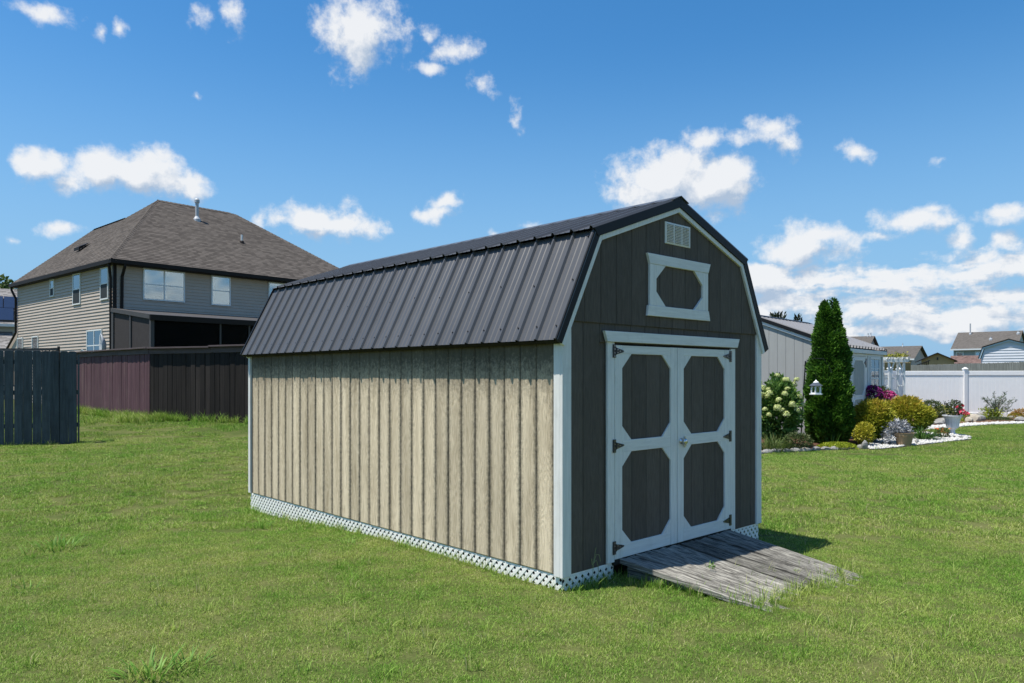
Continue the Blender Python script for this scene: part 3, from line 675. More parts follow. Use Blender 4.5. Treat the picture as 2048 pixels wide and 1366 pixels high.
# lattice skirts: every slat its own piece
def lattice(name_rot, u0, u1, plane, z0, z1):
    root = part([rect(u0, u1, z1 - .004, z1 + .012)], plane, -.012, .004, m_lattice, 'lattice_panel', shed, 0)
    hh = z1 - z0; w = .029
    for lay, sgn in ((.004, 1), (.0075, -1)):
        u = u0 - hh if sgn > 0 else u0
        end = u1 if sgn > 0 else u1 + hh
        mb = MB(); k = w / 2 * 1.414
        mb.plate([(-k, 0), (k, 0), (k + sgn * hh, hh), (-k + sgn * hh, hh)], plane, lay - .003, lay, .0008)
        me = mb.mesh('slat', m_lattice)
        while u < end:
            ok = (u0 - .0 <= u <= u1 and u0 <= u + sgn * hh <= u1)
            P0 = plane(u, 0, 0)
            if ok: link('slat', me, root, (P0[0], P0[1], z0))
            else:
                q = [(u - k, z0), (u + k, z0), (u + k + sgn * hh, z1), (u - k + sgn * hh, z1)]
                q = clip(clip(q, 1, 0, -u0), -1, 0, u1)
                if len(q) > 2: part([q], plane, lay - .003, lay, m_lattice, 'slat', root, .0008)
            u += .0745
    return root
lattice(0, 0.0, SL, LF, -.2, ZF - .015)
lattice(0, 0.0, .62, FR, -.14, ZF - .012); lattice(0, 2.47, W, FR, -.24, ZF - .012)
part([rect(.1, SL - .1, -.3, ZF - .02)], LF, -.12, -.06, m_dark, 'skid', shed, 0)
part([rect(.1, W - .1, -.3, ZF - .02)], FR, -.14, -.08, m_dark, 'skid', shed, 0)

# ------------------------------------------------------------------ ramp
ramp = thing('wooden_ramp', 'weathered grey plank ramp leading down from the shed doors into the grass', 'ramp', SC, YAW)
na = 8; a = .66; pw = 1.80 / na
for i in range(na):
    ln = 1.42 + random.uniform(-.07, .07); zt = .10 + random.uniform(-.010, .010)
    mb = MB(); w_ = pw - random.uniform(.022, .042); n = 8; vs = []; fs = []
    cup = random.uniform(.004, .012) * random.choice((1, 1, -1))
    for k in range(n + 1):
        f = k / n; yv = -.02 - ln * f; zz = zt - (.145 + (a - .66) * .045) * f + .005 * math.sin(f * 3.1 + i)
        for (xx, dz) in ((-w_ / 2, -.032), (-w_ / 2, -.004 + cup), (-w_ / 2 + .006, cup), (0, -cup * .2), (w_ / 2 - .006, cup), (w_ / 2, -.004 + cup), (w_ / 2, -.032)):
            vs.append((xx, yv, zz + dz))
    for k in range(n):
        for j in range(7):
            q = (j + 1) % 7; fs.append((k * 7 + j, k * 7 + q, (k + 1) * 7 + q, (k + 1) * 7 + j))
    fs.append(tuple(range(7))); fs.append(tuple(n * 7 + j for j in reversed(range(7)))); mb.add(vs, fs)
    mb.build('plank', m_plank, ramp, (a + pw / 2, 0, 0), (0, 0, random.uniform(-.012, .012)))
    a += pw
for aa in (.74, 1.55, 2.38):
    mb = MB(); mb.add([(aa, -.06, .06), (aa, -1.1, -.06), (aa, -1.1, -.22), (aa, -.06, -.22), (aa + .04, -.06, .06), (aa + .04, -1.1, -.06), (aa + .04, -1.1, -.22), (aa + .04, -.06, -.22)],
        [(0, 1, 2, 3), (7, 6, 5, 4), (0, 4, 5, 1), (1, 5, 6, 2), (2, 6, 7, 3), (3, 7, 4, 0)]); mb.build('stringer', m_plank, ramp)
# ------------------------------------------------------------------ wooden fences on the left
def fence_board_mesh(w, h, top, mat, t=.018, ch=.003):
    if top == 'round':
        c = .034; poly = [(-w / 2, 0), (w / 2, 0), (w / 2, h - c), (w / 2 - c * .3, h - c * .35), (w / 2 - c * 1.0, h), (-w / 2 + c * 1.0, h), (-w / 2 + c * .3, h - c * .35), (-w / 2, h - c)]
    else: poly = rect(-w / 2, w / 2, 0, h)
    mb = MB(); mb.plate(poly, lambda u, v, q: (u, -q, v), 0, t, ch); return mb.mesh('fence_board', mat)
def fence_run(root, p, q, pitch, gap, h, zt, top, mat, cap=False, post=None, jit=.006, flip=False):
    p = Vector(p); q = Vector(q); d = q - p; L_ = d.length; d.normalize(); ang = math.atan2(d.y, d.x)
    me = fence_board_mesh(pitch - gap, 1.0, top, mat) ; n = int(L_ / pitch)
    nrm = Vector((d.y, -d.x))       # the side that faces the camera
    for i in range(n):
        c = p + d * ((i + .5) * pitch); zb = gzf(c.x, c.y) - .06; H_ = zt(i * pitch) - zb + random.uniform(-jit, jit)
        if top == 'round': me_i = fence_board_mesh(pitch - gap - random.uniform(0, .003), H_, top, mat); sc_ = 1
        else: me_i = me; sc_ = H_
        o = link('fence_board', me_i, root, (c.x - root.location.x + nrm.x * random.uniform(0, .006), c.y - root.location.y + nrm.y * random.uniform(0, .006), zb - root.location.z), (random.uniform(-.004, .004), random.uniform(-.006, .006), ang + random.uniform(-.02, .02)))
        o.scale = (1, 1, sc_)
    return d, nrm, ang, L_
c0 = Vector((-8.70, 14.82)); dirb = Vector((-.91, -.415)).normalized()
bf = thing('picket_fence', 'dark blue-grey dog-eared picket fence end panel at the left edge of the lawn', 'fence', (c0.x, c0.y, gzf(c0.x, c0.y)))
endp = c0 + dirb * 2.6
fence_run(bf, endp, c0, .1525, .004, 1.83, lambda s: 2.165 - s * .014, 'round', m_bluefence)
for s in (.35, 2.5):
    c = c0 + dirb * s; mb = MB(); z0 = gzf(c.x, c.y) - .1; mb.box(-.045, .045, .06, .15, 0, 1.7)
    mb.build('fence_post', m_bluefence, bf, (c.x - c0.x, c.y - c0.y, z0 - bf.location.z), (0, 0, math.atan2(dirb.y, dirb.x) + math.pi))
for z in (.35, 1.0, 1.6):
    mb = MB(); mb.box(-2.6, 0, .02, .058, z, z + .085); mb.build('fence_rail', m_bluefence, bf, (0, 0, -.02), (0, 0, math.atan2(dirb.y, dirb.x) + math.pi))
mb = MB(); mb.box(0, .02, -.02, .11, -.05, 1.78); mb.build('end_board', m_bluefence, bf, (0, 0, 0), (0, 0, math.atan2(dirb.y, dirb.x) + math.pi))

pc = Vector((-9.25, 18.9)); pl = Vector((-.73, .684)).normalized(); pr_ = Vector((2.99, -1.3)).normalized()
pf = thing('privacy_fence', 'purple-brown board privacy fence with flat cap, its corner facing the lawn', 'fence', (pc.x, pc.y, gzf(pc.x, pc.y)))
fence_run(pf, pc + pl * 6.3, pc, .142, .003, 1.83, lambda s: 2.30, 'flat', m_purple, jit=.002)
fence_run(pf, pc, pc + pr_ * 4.6, .158, .009, 1.83, lambda s: 2.29, 'flat', m_darkwood, jit=.004)
for (d, L_, sg) in ((pl, 6.3, -1), (pr_, 4.6, 1)):
    ang = math.atan2(d.y, d.x) if sg > 0 else math.atan2(-d.y, -d.x); off = Vector((0, 0)) if sg > 0 else d * L_
    k = 0.0
    while k < L_ - .1:
        e = min(L_, k + 2.1); dz = random.uniform(-.008, .008)
        mb = MB(); mb.plate(rect(k + .004 if k else -.06 * (sg > 0), e + .06 * (sg < 0 and e >= L_ - .01), -.13, .05), lambda u, v, w: (u, v, w), 0, .035, .004)
        mb.build('fence_cap', m_fcap, pf, (off.x, off.y, 2.335 - pf.location.z + dz), (0, random.uniform(-.004, .004), ang))
        mb = MB(); mb.plate(rect(k + .003, e, 0, .13), lambda u, v, w: (u, -w, v), .02, .045, .003)
        mb.build('fence_fascia', m_fcap, pf, (off.x, off.y, 2.20 - pf.location.z + dz), (0, 0, ang)); k = e
    mb = MB(); mb.box(0, L_, .02, .06, .3, .39); mb.box(0, L_, .02, .06, 1.6, 1.69); mb.build('fence_rail', m_darkwood, pf, (off.x, off.y, 0), (0, 0, ang))
mb = MB(); mb.plate(rect(-.03, .03, -.1, 1.82), lambda u, v, w: (u, -w, v), .0, .03, .003); mb.build('corner_trim', m_purple, pf, (0, 0, 0), (0, 0, R(-35)))

# ------------------------------------------------------------------ two-storey house behind the fence
m_siding = M('grey_beige_vinyl_siding', (.42, .36, .30), .6, .2, .05, 2, bump=.0)
m_hroof = shingle_mat('brown_grey_shingles', (.094, .082, .072), .65)
m_gutter = M('dark_brown_gutter', (.016, .012, .010), .6, .2, .1, 4)
m_vinyl = M('white_window_vinyl', (.66, .68, .66), .45, .4, .03, 5)
m_blind = M('pale_window_blind', (.62, .66, .66), .6, .2, .04, 5)
m_room = M('dark_room', (.035, .05, .06), .8, .2, .2, 3)
m_pane = pane_mat('window_glass', (.80, .90, .92), .22)
m_screen = M('grey_insect_screen', (.048, .043, .042), .9, .15, .12, 8)
m_porch = M('grey_brown_porch_trim', (.06, .056, .054), .6, .3, .08, 6)
m_pipe = M('galvanised_vent_pipe', (.42, .44, .46), .5, .5, .1, 8)
m_iscreen = M('dark_window_screen', (.035, .04, .042), .7, .2, .1, 6)
def clap(mb, poly, fr, h=.115, lip=.016, m=0):
    """lapped courses over a convex wall outline (u, v): each course leans out at its bottom edge"""
    v0 = min(p[1] for p in poly); v1 = max(p[1] for p in poly); v = v0
    while v < v1 - 1e-4:
        q = clip(clip(poly, 0, 1, -v), 0, -1, v + h)
        if len(q) > 2:
            n = len(q); ov = [fr(p[0], p[1], lip * (1 - (p[1] - v) / h)) for p in q]
            lo = [i for i in range(n) if abs(q[i][1] - v) < 1e-4]
            mb.add(ov, [tuple(range(n))], m)
            if len(lo) == 2:
                a, b = q[lo[0]], q[lo[1]]
                mb.add([fr(a[0], a[1], lip), fr(b[0], b[1], lip), fr(b[0], b[1], -.002), fr(a[0], a[1], -.002)], [(0, 1, 2, 3)], m)
        v += h
def roof_plane(name, pts, parent, mat, h=.145, lip=.012, thick=.03):
    """shingle courses laid as stepped strips on the plane through pts (first edge = eave)"""
    P = [Vector(p) for p in pts]; U = (P[1] - P[0]); U.z = 0; U.normalize(); Nn = (P[1] - P[0]).cross(P[2] - P[0]).normalized()
    if Nn.z < 0: Nn = -Nn
    Vv = Nn.cross(U)
    if Vv.z < 0: Vv = -Vv
    O = P[0]; q2 = [((p - O).dot(U), (p - O).dot(Vv)) for p in P]
    mb = MB(); clap(mb, q2, lambda u, v, w: tuple(O + U * u + Vv * v + Nn * w), h, lip)
    me = mb.mesh(name, mat, recalc=False)
    uv = me.uv_layers.new(name='UVMap')
    for lp in me.loops:
        p = me.vertices[lp.vertex_index].co - O; uv.data[lp.index].uv = (p.dot(U) + 200, p.dot(Vv) + .002 + 14.5)
    return link(name, me, parent)
def window(parent, fr, u0, u1, v0, v1, split='h', blind=1.0, cols=1, grid=None, fw=.05, mullion=None, matf=None, glass=None, room=None, screen=False):
    mf = matf or m_vinyl; f = MB()
    for (a, b, c, d) in ((u0, u1, v0, v0 + fw), (u0, u1, v1 - fw, v1), (u0, u0 + fw, v0 + fw, v1 - fw), (u1 - fw, u1, v0 + fw, v1 - fw)): f.plate(rect(a, b, c, d), fr, .0, .06, .004)
    w = f.build('window', mf, parent)
    part([rect(u0 + .01, u1 - .01, v0 + .01, v1 - .01)], fr, .004, .018, room or m_room, 'room_backing', w, 0)
    us = np.linspace(u0 + fw, u1 - fw, cols + 1); vm = (v0 + v1) / 2
    for i in range(cols):
        a, b = us[i], us[i + 1]
        if i: part([rect(a - .025, a + .025, v0 + fw, v1 - fw)], fr, .016, .058, mf, 'mullion', w, .002)
        if split == 'h': part([rect(a + .02, b - .02, vm - .02, vm + .02)], fr, .018, .052, mf, 'sash_rail', w, .002)
        part([rect(a + .004, b - .004, v0 + fw + .004, v1 - fw - .004)], fr, .042, .045, glass or m_pane, 'pane', w, 0)
        if screen: part([rect(a + .006, b - .006, v0 + fw + .002, vm - .02)], fr, .0462, .0475, m_iscreen, 'insect_screen', w, 0)
        if blind > 0:
            bl = MB(); z = v1 - fw - .01
            while z > v1 - fw - (v1 - v0 - 2 * fw) * blind + .02:
                bl.plate(rect(a + .015, b - .015, z - .038, z - .004), lambda u, v, q: fr(u, v, q + .0), .024, .032, 0); z -= .042
            if bl.V: bl.build('blind', m_blind, w)
        if grid:
            gx_, gy_ = grid
            g = MB()
            for k in range(1, gx_): x = a + (b - a) * k / gx_; g.plate(rect(x - .011, x + .011, v0 + fw, v1 - fw), fr, .044, .054, .001)
            for (lo_, hi_) in ((v0 + fw, vm), (vm, v1 - fw)):
                for k in range(1, gy_): z = lo_ + (hi_ - lo_) * k / gy_; g.plate(rect(a, b, z - .011, z + .011), fr, .0445, .0535, .001)
            g.build('window_grid', mf, w)
    return w
HB = .5
house = thing('house', 'two-storey grey-beige sided house with brown hip roof and a screened porch', 'house', (-14.64, 27.06, HB), math.atan2(.759, .651))
LW = lambda u, v, w: (.24 - w, u, v - HB); RW = lambda u, v, w: (u, .4 - w, v - HB)      # left and rear walls (v in world height)
EV = 5.80
mb = MB(); clap(mb, [(.4, .42), (11.5, .42), (11.5, EV + .1), (.4, EV + .1)], LW, .127, .028); mb.build('siding', m_siding, house, recalc=False)
mb = MB(); clap(mb, [(.24, .42), (11.9, .42), (11.9, EV + .1), (.24, EV + .1)], RW, .127, .02); mb.build('siding', m_siding, house, recalc=False)
mb = MB(); mb.box(.26, 11.9, .42, 11.48, -.1, EV - HB + .1); mb.build('wall_core', m_siding, house)
part([rect(.21, .31, .42, EV)], RW, 0, .035, m_gutter, 'corner_post', house, .003); part([rect(.40, .5, .42, EV)], LW, 0, .03, m_gutter, 'corner_post', house, .003)
# side entry at the far end of the left wall: a low porch roof with a downspout
mb = MB(); mb.add([(.4, 11.5, 3.6), (.4, 13.0, 2.55), (3.0, 13.0, 2.55), (3.0, 11.5, 3.6), (.4, 11.5, 3.45), (.4, 13.0, 2.40), (3.0, 13.0, 2.40), (3.0, 11.5, 3.45)], [(0, 1, 2, 3), (7, 6, 5, 4), (0, 4, 5, 1), (1, 5, 6, 2), (2, 6, 7, 3), (3, 7, 4, 0)]); mb.build('entry_roof', m_gutter, house)
mb = MB(); mb.plate([(11.5, 2.75), (12.95, 2.75), (12.95, 3.02), (11.5, 3.95)], LW, -.1, .0, 0); mb.build('entry_gable', m_siding, house)
mb = MB(); mb.box(.42, .62, 12.6, 12.8, 0, 2.5); mb.build('entry_post', m_siding, house)
RZ = 9.75
E0, E1, E2, E3 = (0, 0, EV - HB + .12), (0, 11.7, EV - HB + .12), (12.3, 0, EV - HB + .12), (12.3, 11.7, EV - HB + .12)
Pk, Q = (4.28, 6.0, RZ - HB), (8.06, 6.0, RZ - HB); sl_ = (RZ - EV - .12) / 4.28
R1, R2 = (3.40, 7.37, EV - HB + .12 + sl_ * 3.40), (3.27, 10.8, EV - HB + .12 + sl_ * 3.27)
roof_plane('roof', [E0, E2, Q, Pk], house, m_hroof)
roof_plane('roof', [E1, E0, Pk, R1, R2], house, m_hroof)
roof_plane('roof', [E2, E3, Q], house, m_hroof)
mb = MB(); mb.add([E1, (6.6, 11.7, E1[2]), R2], [(0, 1, 2)]); mb.add([R1, R2, (6.6, 11.7, E1[2]), (6.6, 7.4, E1[2] + 2)], [(0, 1, 2, 3)]); mb.add([Pk, Q, E3, (6.6, 11.7, E1[2]), (6.6, 7.4, E1[2] + 2), R1], [(0, 1, 2, 3, 4, 5)])
me = mb.mesh('front_roof', m_hroof, recalc=False); me.uv_layers.new(name='UVMap'); link('front_roof', me, house)
for a, b, wd in ((E0, Pk, .28), (Pk, Q, .28), (E2, Q, .28), (R1, R2, .24)):       # hip and ridge caps, one shingle after another
    A_, B_ = Vector(a), Vector(b); n = int((B_ - A_).length / .2); d = (B_ - A_).normalized(); s = d.cross(Vector((0, 0, 1))).normalized(); mb = MB()
    for i in range(n):
        p = A_ + d * (i * .2); q = p + d * .21; dn = Vector((0, 0, -wd * .36)); u0 = Vector((0, 0, .045)); u1 = Vector((0, 0, .03))
        mb.add([p - s * wd / 2 + dn + u0, p + u0, p + s * wd / 2 + dn + u0, q + s * wd / 2 + dn + u1, q + u1, q - s * wd / 2 + dn + u1], [(0, 1, 4, 5), (1, 2, 3, 4)])
    me = mb.mesh('ridge_cap', m_hroof, recalc=False); uv = me.uv_layers.new(name='UVMap')
    for lp in me.loops: c = me.vertices[lp.vertex_index].co; uv.data[lp.index].uv = (c.x * .5 + c.y * 1.7, c.z * .7 + c.y)
    link('ridge_cap', me, house)
# gutters, fascia, soffit, downspouts
gz0 = EV - HB
mb = MB(); mb.box(-.06, .06, -.06, 11.75, gz0 - .02, gz0 + .13); mb.build('gutter', m_gutter, house)
mb = MB(); mb.box(.062, 12.3, -.06, .06, gz0 - .02, gz0 + .13); mb.build('gutter', m_gutter, house)
mb = MB(); mb.box(.05, .4, .05, 11.7, gz0 - .04, gz0 - .02); mb.box(.402, 12.3, .05, .4, gz0 - .04, gz0 - .02); mb.build('soffit', m_gutter, house)
mb = MB(); mb.tube([(.02, .3, gz0), (.02, .3, gz0 - .1), (.13, .46, gz0 - .5), (.15, .46, -.1)], .05, 6); mb.build('downspout', m_gutter, house)
mb = MB(); mb.tube([(.45, -.02, gz0), (.45, -.02, gz0 - .1), (.48, .3, gz0 - .45), (.48, .34, 3.65)], .055, 6); mb.build('downspout', m_gutter, house)
mb = MB(); mb.tube([(.02, 11.6, gz0), (.02, 11.6, gz0 - .15), (.15, 11.45, gz0 - .55), (.15, 11.45, 3.15), (.15, 12.9, 2.35), (.15, 13.0, 2.1), (.15, 13.0, 0)], .05, 6); mb.build('downspout', m_gutter, house)
# windows
window(house, LW, 6.58, 7.06, 5.02, 5.76, blind=0, screen=True); window(house, LW, 3.62, 4.43, 4.50, 5.76, blind=0, screen=True); window(house, LW, .86, 1.6, 4.52, 5.74, blind=0, screen=True)
window(house, LW, 1.45, 2.95, 2.2, 3.42, cols=2, blind=0); window(house, LW, 10.62, 11.4, 2.4, 3.4, split='n', blind=.0); window(house, LW, 8.57, 9.35, 2.4, 3.4, split='n', blind=0)
window(house, RW, 1.26, 2.88, 4.55, 5.76, cols=2, blind=.52); window(house, RW, 3.98, 4.82, 4.54, 5.76, blind=1.0); window(house, RW, 6.58, 7.5, 4.54, 5.74, blind=.9)
# roof vents
def on_roof(x, y): return EV - HB + .12 + (RZ - EV - .12) / 6.0 * y
vx, vy = 5.45, 4.55
mb = MB(); z = on_roof(vx, vy); mb.lathe([(.17, -.12), (.16, .04), (.09, .16), (.085, .18)], 14, (vx, vy, z), 0); mb.lathe([(.075, 0), (.075, .78), (.11, .80), (.115, .93), (.07, 1.0), (.02, 1.01)], 14, (vx, vy, z)); mb.build('vent_pipe', m_pipe, house, smooth=False)
vx, vy = 6.75, 2.9; z = on_roof(vx, vy); mb = MB(); mb.lathe([(.13, -.1), (.1, .05), (.05, .1)], 10, (vx, vy, z), 1); mb.lathe([(.045, .05), (.045, .36)], 10, (vx, vy, z)); mb.build('vent_pipe', [m_vinyl, m_gutter], house)
mb = MB(); zz = EV - HB + .12 + sl_ * 1.55; mb.add([(1.3, 6.95, zz - .12), (1.3, 7.55, zz - .12), (1.75, 7.55, zz + .28), (1.75, 6.95, zz + .28), (1.3, 6.95, zz + .02), (1.3, 7.55, zz + .02)], [(0, 1, 5, 4), (4, 5, 2, 3), (0, 4, 3), (1, 2, 5)]); mb.build('roof_vent', m_gutter, house)
# screened porch on the rear wall
PD = -2.95
porch = MB(); zi, zo = 4.15 - HB, 3.74 - HB
porch.add([(.1, .38, zi), (.1, PD, zo), (9.0, PD, zo), (9.0, .38, zi), (.1, .38, zi - .14), (.1, PD, zo - .16), (9.0, PD, zo - .16), (9.0, .38, zi - .14)], [(0, 1, 2, 3), (7, 6, 5, 4), (0, 4, 5, 1), (1, 5, 6, 2), (2, 6, 7, 3), (3, 7, 4, 0)])
porch.build('porch_roof', m_porch, house)
mb = MB(); mb.box(.06, 9.0, PD - .1, PD - .002, zo - .2, zo - .02); mb.build('porch_gutter', m_gutter, house)
def pbox(name, x0, x1, y0, y1, z0, z1, mat): mb = MB(); mb.box(x0, x1, y0, y1, z0, z1); return mb.build(name, mat, house)
for (y0, y1) in ((.2, .38), (-1.32, -1.22), (PD, PD + .12)): pbox('porch_post', .12, .24, y0, y1, -.1, zi - .15 - (.38 - y1) * .12, m_porch)
for (y0, y1) in ((-1.21, .19), (PD + .13, -1.33)):
    zt_ = lambda y: zi - .16 + (zo - zi) * (.38 - y) / (.38 - PD)
    part([[(y0, -.1), (y1, -.1), (y1, zt_(y1)), (y0, zt_(y0))]], lambda u, v, w: (.185 - w, u, v), 0, .02, m_screen, 'screen_panel', house, 0)
for x in (2.6, 3.75, 5.0, 7.2): pbox('porch_post', x, x + .06, PD, PD + .06, -.1, zo - .15, m_porch)
m_pscreen = pane_mat('porch_screen', (.22, .22, .22), .0, .5, .12)
for x0_, x1_ in ((.25, 2.6), (2.66, 3.75), (3.81, 5.0), (5.06, 7.2)): pbox('porch_screen', x0_, x1_, PD + .04, PD + .05, -.1, zo - .16, m_pscreen)
pbox('porch_floor', .1, 9.0, PD, .38, -.15, -.05, m_dark)
pbox('screen_panel', 2.67, 3.74, PD + .02, PD + .035, 1.5, 2.15, M('blue_dark_screen', (.03, .05, .075), .3, .5, .1, 5))
# inside the porch: back door, wall lamp, chair
dr_ = part([rect(1.25, 2.2, .6, 2.75)], RW, .02, .07, M('grey_green_door', (.16, .2, .2), .5, .3, .05, 3), 'back_door', house, .01)
part([rect(1.42, 2.02, 1.6, 2.6)], RW, .07, .075, m_pane, 'pane', dr_, 0)
window(house, RW, 5.4, 6.4, 1.6, 2.9, blind=.5)
# things beside the house seen over the fences
rail = thing('deck_railing', 'black metal patio railing just behind the picket fence by the house wall', 'railing', (-19.6, 27.3, .5), R(-12))
mb = MB(); mb.box(0, 3.4, -.03, .03, 2.05, 2.14); mb.build('top_rail', m_black, rail)
for i in range(22): mb = MB(); mb.box(.02 + i * .155, .045 + i * .155, -.012, .012, .8, 2.05); mb.build('baluster', m_black, rail)
mb = MB(); mb.box(0, 3.4, -.025, .025, .75, .8); mb.build('bottom_rail', m_black, rail)
for x in (.0, 3.34): mb = MB(); mb.box(x, x + .06, -.03, .03, 0, 2.2); mb.build('post', m_black, rail)
p = at(190, 692, 25.6)
dish = thing('satellite_dish', 'grey satellite dish seen edge-on above the purple fence by the house window', 'satellite dish', (p[0], p[1], .5), R(35))
mb = MB(); vs = []; n = 20
for k in range(5):
    r_ = .4 * k / 4
    for i in range(n): a_ = 2 * math.pi * i / n; vs.append((.25 - 1.1 * r_ * r_ + .1, r_ * math.cos(a_), p[2] - .5 + r_ * 1.1 * math.sin(a_)))
fs = [(k * n + i, k * n + (i + 1) % n, (k + 1) * n + (i + 1) % n, (k + 1) * n + i) for k in range(4) for i in range(n)]
mb.add(vs, fs); me = mb.build('reflector', m_pipe, dish, smooth=True); md = me.modifiers.new('thickness', 'SOLIDIFY'); md.thickness = .015
mb = MB(); mb.tube([(.3, 0, 0), (.3, 0, p[2] - .5)], .035, 8); mb.build('mast', m_pipe, dish)
mb = MB(); mb.tube([(.3, 0, p[2] - .85), (-.35, .0, p[2] - .75)], .02, 6); mb.tube([(-.3, 0, p[2] - .76), (-.42, 0, p[2] - .64)], .045, 8); mb.build('feed_arm', m_vinyl, dish)

# neighbour's house and tree at the far left
m_nroof = shingle_mat('grey_shingles', (.2, .19, .18)); m_nwall = M('pale_blue_grey_siding', (.5, .52, .54), .6, .3, .05, 3)
m_solar = M('blue_black_solar_panel', (.012, .018, .04), .15, .6, .1, 3)
nb = thing('neighbour_house', 'pale sided house with solar panels on its roof at the far left', 'house', (-31.5, 44.5, .4), R(34))
mb = MB(); clap(mb, rect(-9, 3.4, 0, 4.35), lambda u, v, w: (u, -w, v), .14, .02); mb.build('siding', m_nwall, nb, recalc=False)
mb = MB(); mb.box(-9, 3.4, .03, 8, 0, 4.35); mb.build('wall_core', m_nwall, nb)
roof_plane('roof', [(-9.5, -.5, 4.35), (3.8, -.5, 4.35), (3.8, 4, 6.9), (-9.5, 4, 6.9)], nb, m_nroof)
roof_plane('roof', [(3.8, 8.5, 4.35), (-9.5, 8.5, 4.35), (-9.5, 4, 6.9), (3.8, 4, 6.9)], nb, m_nroof)
mb = MB(); mb.add([(3.4, .0, 4.35), (3.4, 8, 4.35), (3.4, 4, 6.6)], [(0, 1, 2)]); mb.build('gable', m_nwall, nb)
mb = MB(); mb.box(-9.5, 3.8, -.62, -.5, 4.2, 4.36); mb.build('gutter', m_vinyl, nb)
t_ = (6.9 - 4.35) / 4.5
for i in range(5):
    for j in range(2):
        mb = MB(); x0 = -2.9 + i * 1.05 + j * .5; y0 = -.25 + j * 1.5; y1 = y0 + 1.46
        vs = [(x0, y0, 4.40 + (y0 + .5) * t_), (x0 + 1, y0, 4.40 + (y0 + .5) * t_), (x0 + 1, y1, 4.40 + (y1 + .5) * t_), (x0, y1, 4.40 + (y1 + .5) * t_)]
        mb.add(vs + [(x, y - .02, z + .08) for x, y, z in vs], [(3, 2, 1, 0), (4, 5, 6, 7), (0, 1, 5, 4), (1, 2, 6, 5), (2, 3, 7, 6), (3, 0, 4, 7)]); mb.build('solar_panel', m_solar, nb)
roof_plane('garage_roof', [(-9.5, -3.6, 2.3), (1.2, -3.6, 2.3), (1.2, -.1, 3.9), (-9.5, -.1, 3.9)], nb, m_nroof)
mb = MB(); clap(mb, rect(-9, .8, 0, 2.3), lambda u, v, w: (u, -3.2 - w, v), .14, .02); mb.build('siding', m_nwall, nb, recalc=False)
m_bark = M('grey_brown_bark', (.10, .08, .06), .9, .1, .3, 12, (1, 1, .2), .4)
m_tree = leaf_mat('tree_leaves', [(.025, .05, .012), (.05, .095, .02), (.09, .14, .035)])
def broad_tree(name, label, base, h, cr, n, seed, leafmat, group=None, lsize=.28):
    r = np.random.default_rng(seed); t = thing(name, label, 'tree', base, 0, group)
    mb = MB(); mb.tube([(0, 0, -.2), (.08, .05, h * .3), (0, .1, h * .62)], [h * .03, h * .022, h * .012], 8)
    cl = []
    for i in range(16):
        a = r.uniform(0, 6.28); e = r.uniform(-.35, 1.0); rr = r.uniform(.35, .8) * cr; c = np.array([math.cos(a) * rr * math.cos(e), math.sin(a) * rr * math.cos(e), h * .62 + math.sin(e) * cr * .75]); cl.append((c, r.uniform(.28, .5) * cr))
        mb.tube([(0, .05, h * .4), tuple(c * [.5, .5, 1] - [0, 0, cr * .2]), tuple(c)], [h * .01, h * .007, h * .003], 5)
    mb.build('trunk', m_bark, t)
    P = []; D = []
    for c, s in cl:
        u = unit(r.normal(size=(n // 16, 3))); P.append(c + u * s * r.uniform(.55, 1.05, (n // 16, 1))); D.append(u + r.normal(size=u.shape) * .6 + [0, 0, -.3])
    leaves('crown', np.concatenate(P), np.concatenate(D), lsize, lsize * .6, leafmat, t); return t
broad_tree('leafy_tree', 'dark leafy tree rising behind the solar-panelled house', (-47.5, 66, .4), 10.0, 4.2, 9000, 3, m_tree, lsize=.45)

# ------------------------------------------------------------------ garden shed on the right
m_gwall = M('pale_grey_siding', (.36, .365, .35), .75, .2, .05, 8, (1, 1, .2), .1)
m_gtrim = M('pale_trim', (.62, .65, .66), .6, .3, .04, 8)
m_groof = M('pale_grey_metal_roof', (.30, .285, .275), .38, .5, .05, 3)
m_gpanel = M('sage_grey_door_panel', (.30, .33, .33), .7, .2, .05, 8)
gs = thing('potting_shed', 'low pale grey garden shed with ribbed metal roof behind the tall evergreen', 'shed', (8.40, 18.96, 0), math.atan2(.759, .651))
# local x runs along the eave wall (away from the camera), y along the gable wall (to the left)
GW = lambda u, v, w: (-w, u, v); EW = lambda u, v, w: (u, w * -1, v)
GL_, GWD, GE, GRZ = 4.03, 4.4, 2.34, 3.18
mb = MB(); mb.plate([(0, .05), (GWD, .05), (GWD, GE), (GWD / 2, GRZ - .02), (0, GE)], lambda u, v, w: (w, u, v), .0, GL_, 0); mb.build('wall_core', m_gwall, gs)
yb = 0.02
for i, e in enumerate(list(np.arange(.235, 4.4, .2285)) + [4.38]):
    poly = [(yb + .002, .05), (e - .002, .05), (e - .002, 4), (yb + .002, 4)]
    k = (GRZ - GE) / (GWD / 2); poly = clip(poly, k, -1, GE - .01); poly = clip(poly, -k, -1, GE + k * GWD - .01)
    if len(poly) > 2: part([poly], GW, 0, .012, m_gwall, 'siding_board', gs, .005)
    yb = e
for (u0, u1) in ((0.02, .24), (.24, .5), (3.78, 3.94)): part([rect(u0 + .003, u1 - .003, .05, 2.3)], EW, 0, .012, m_gpanel, 'siding_board', gs, .004)
part([rect(3.95, GL_ + .02, .05, 2.3)], EW, 0, .024, m_gtrim, 'corner_board', gs); part([rect(-.02, .09, .05, 2.3)], EW, 0, .024, m_gtrim, 'corner_board', gs)
part([rect(-.02, GL_ + .1, 2.255, 2.36)], EW, .05, .10, m_gtrim, 'fascia_board', gs)
part([rect(0, GL_, 2.2, 2.25)], EW, 0, .02, m_gtrim, 'frieze_board', gs)
k = (GRZ - GE) / (GWD / 2)
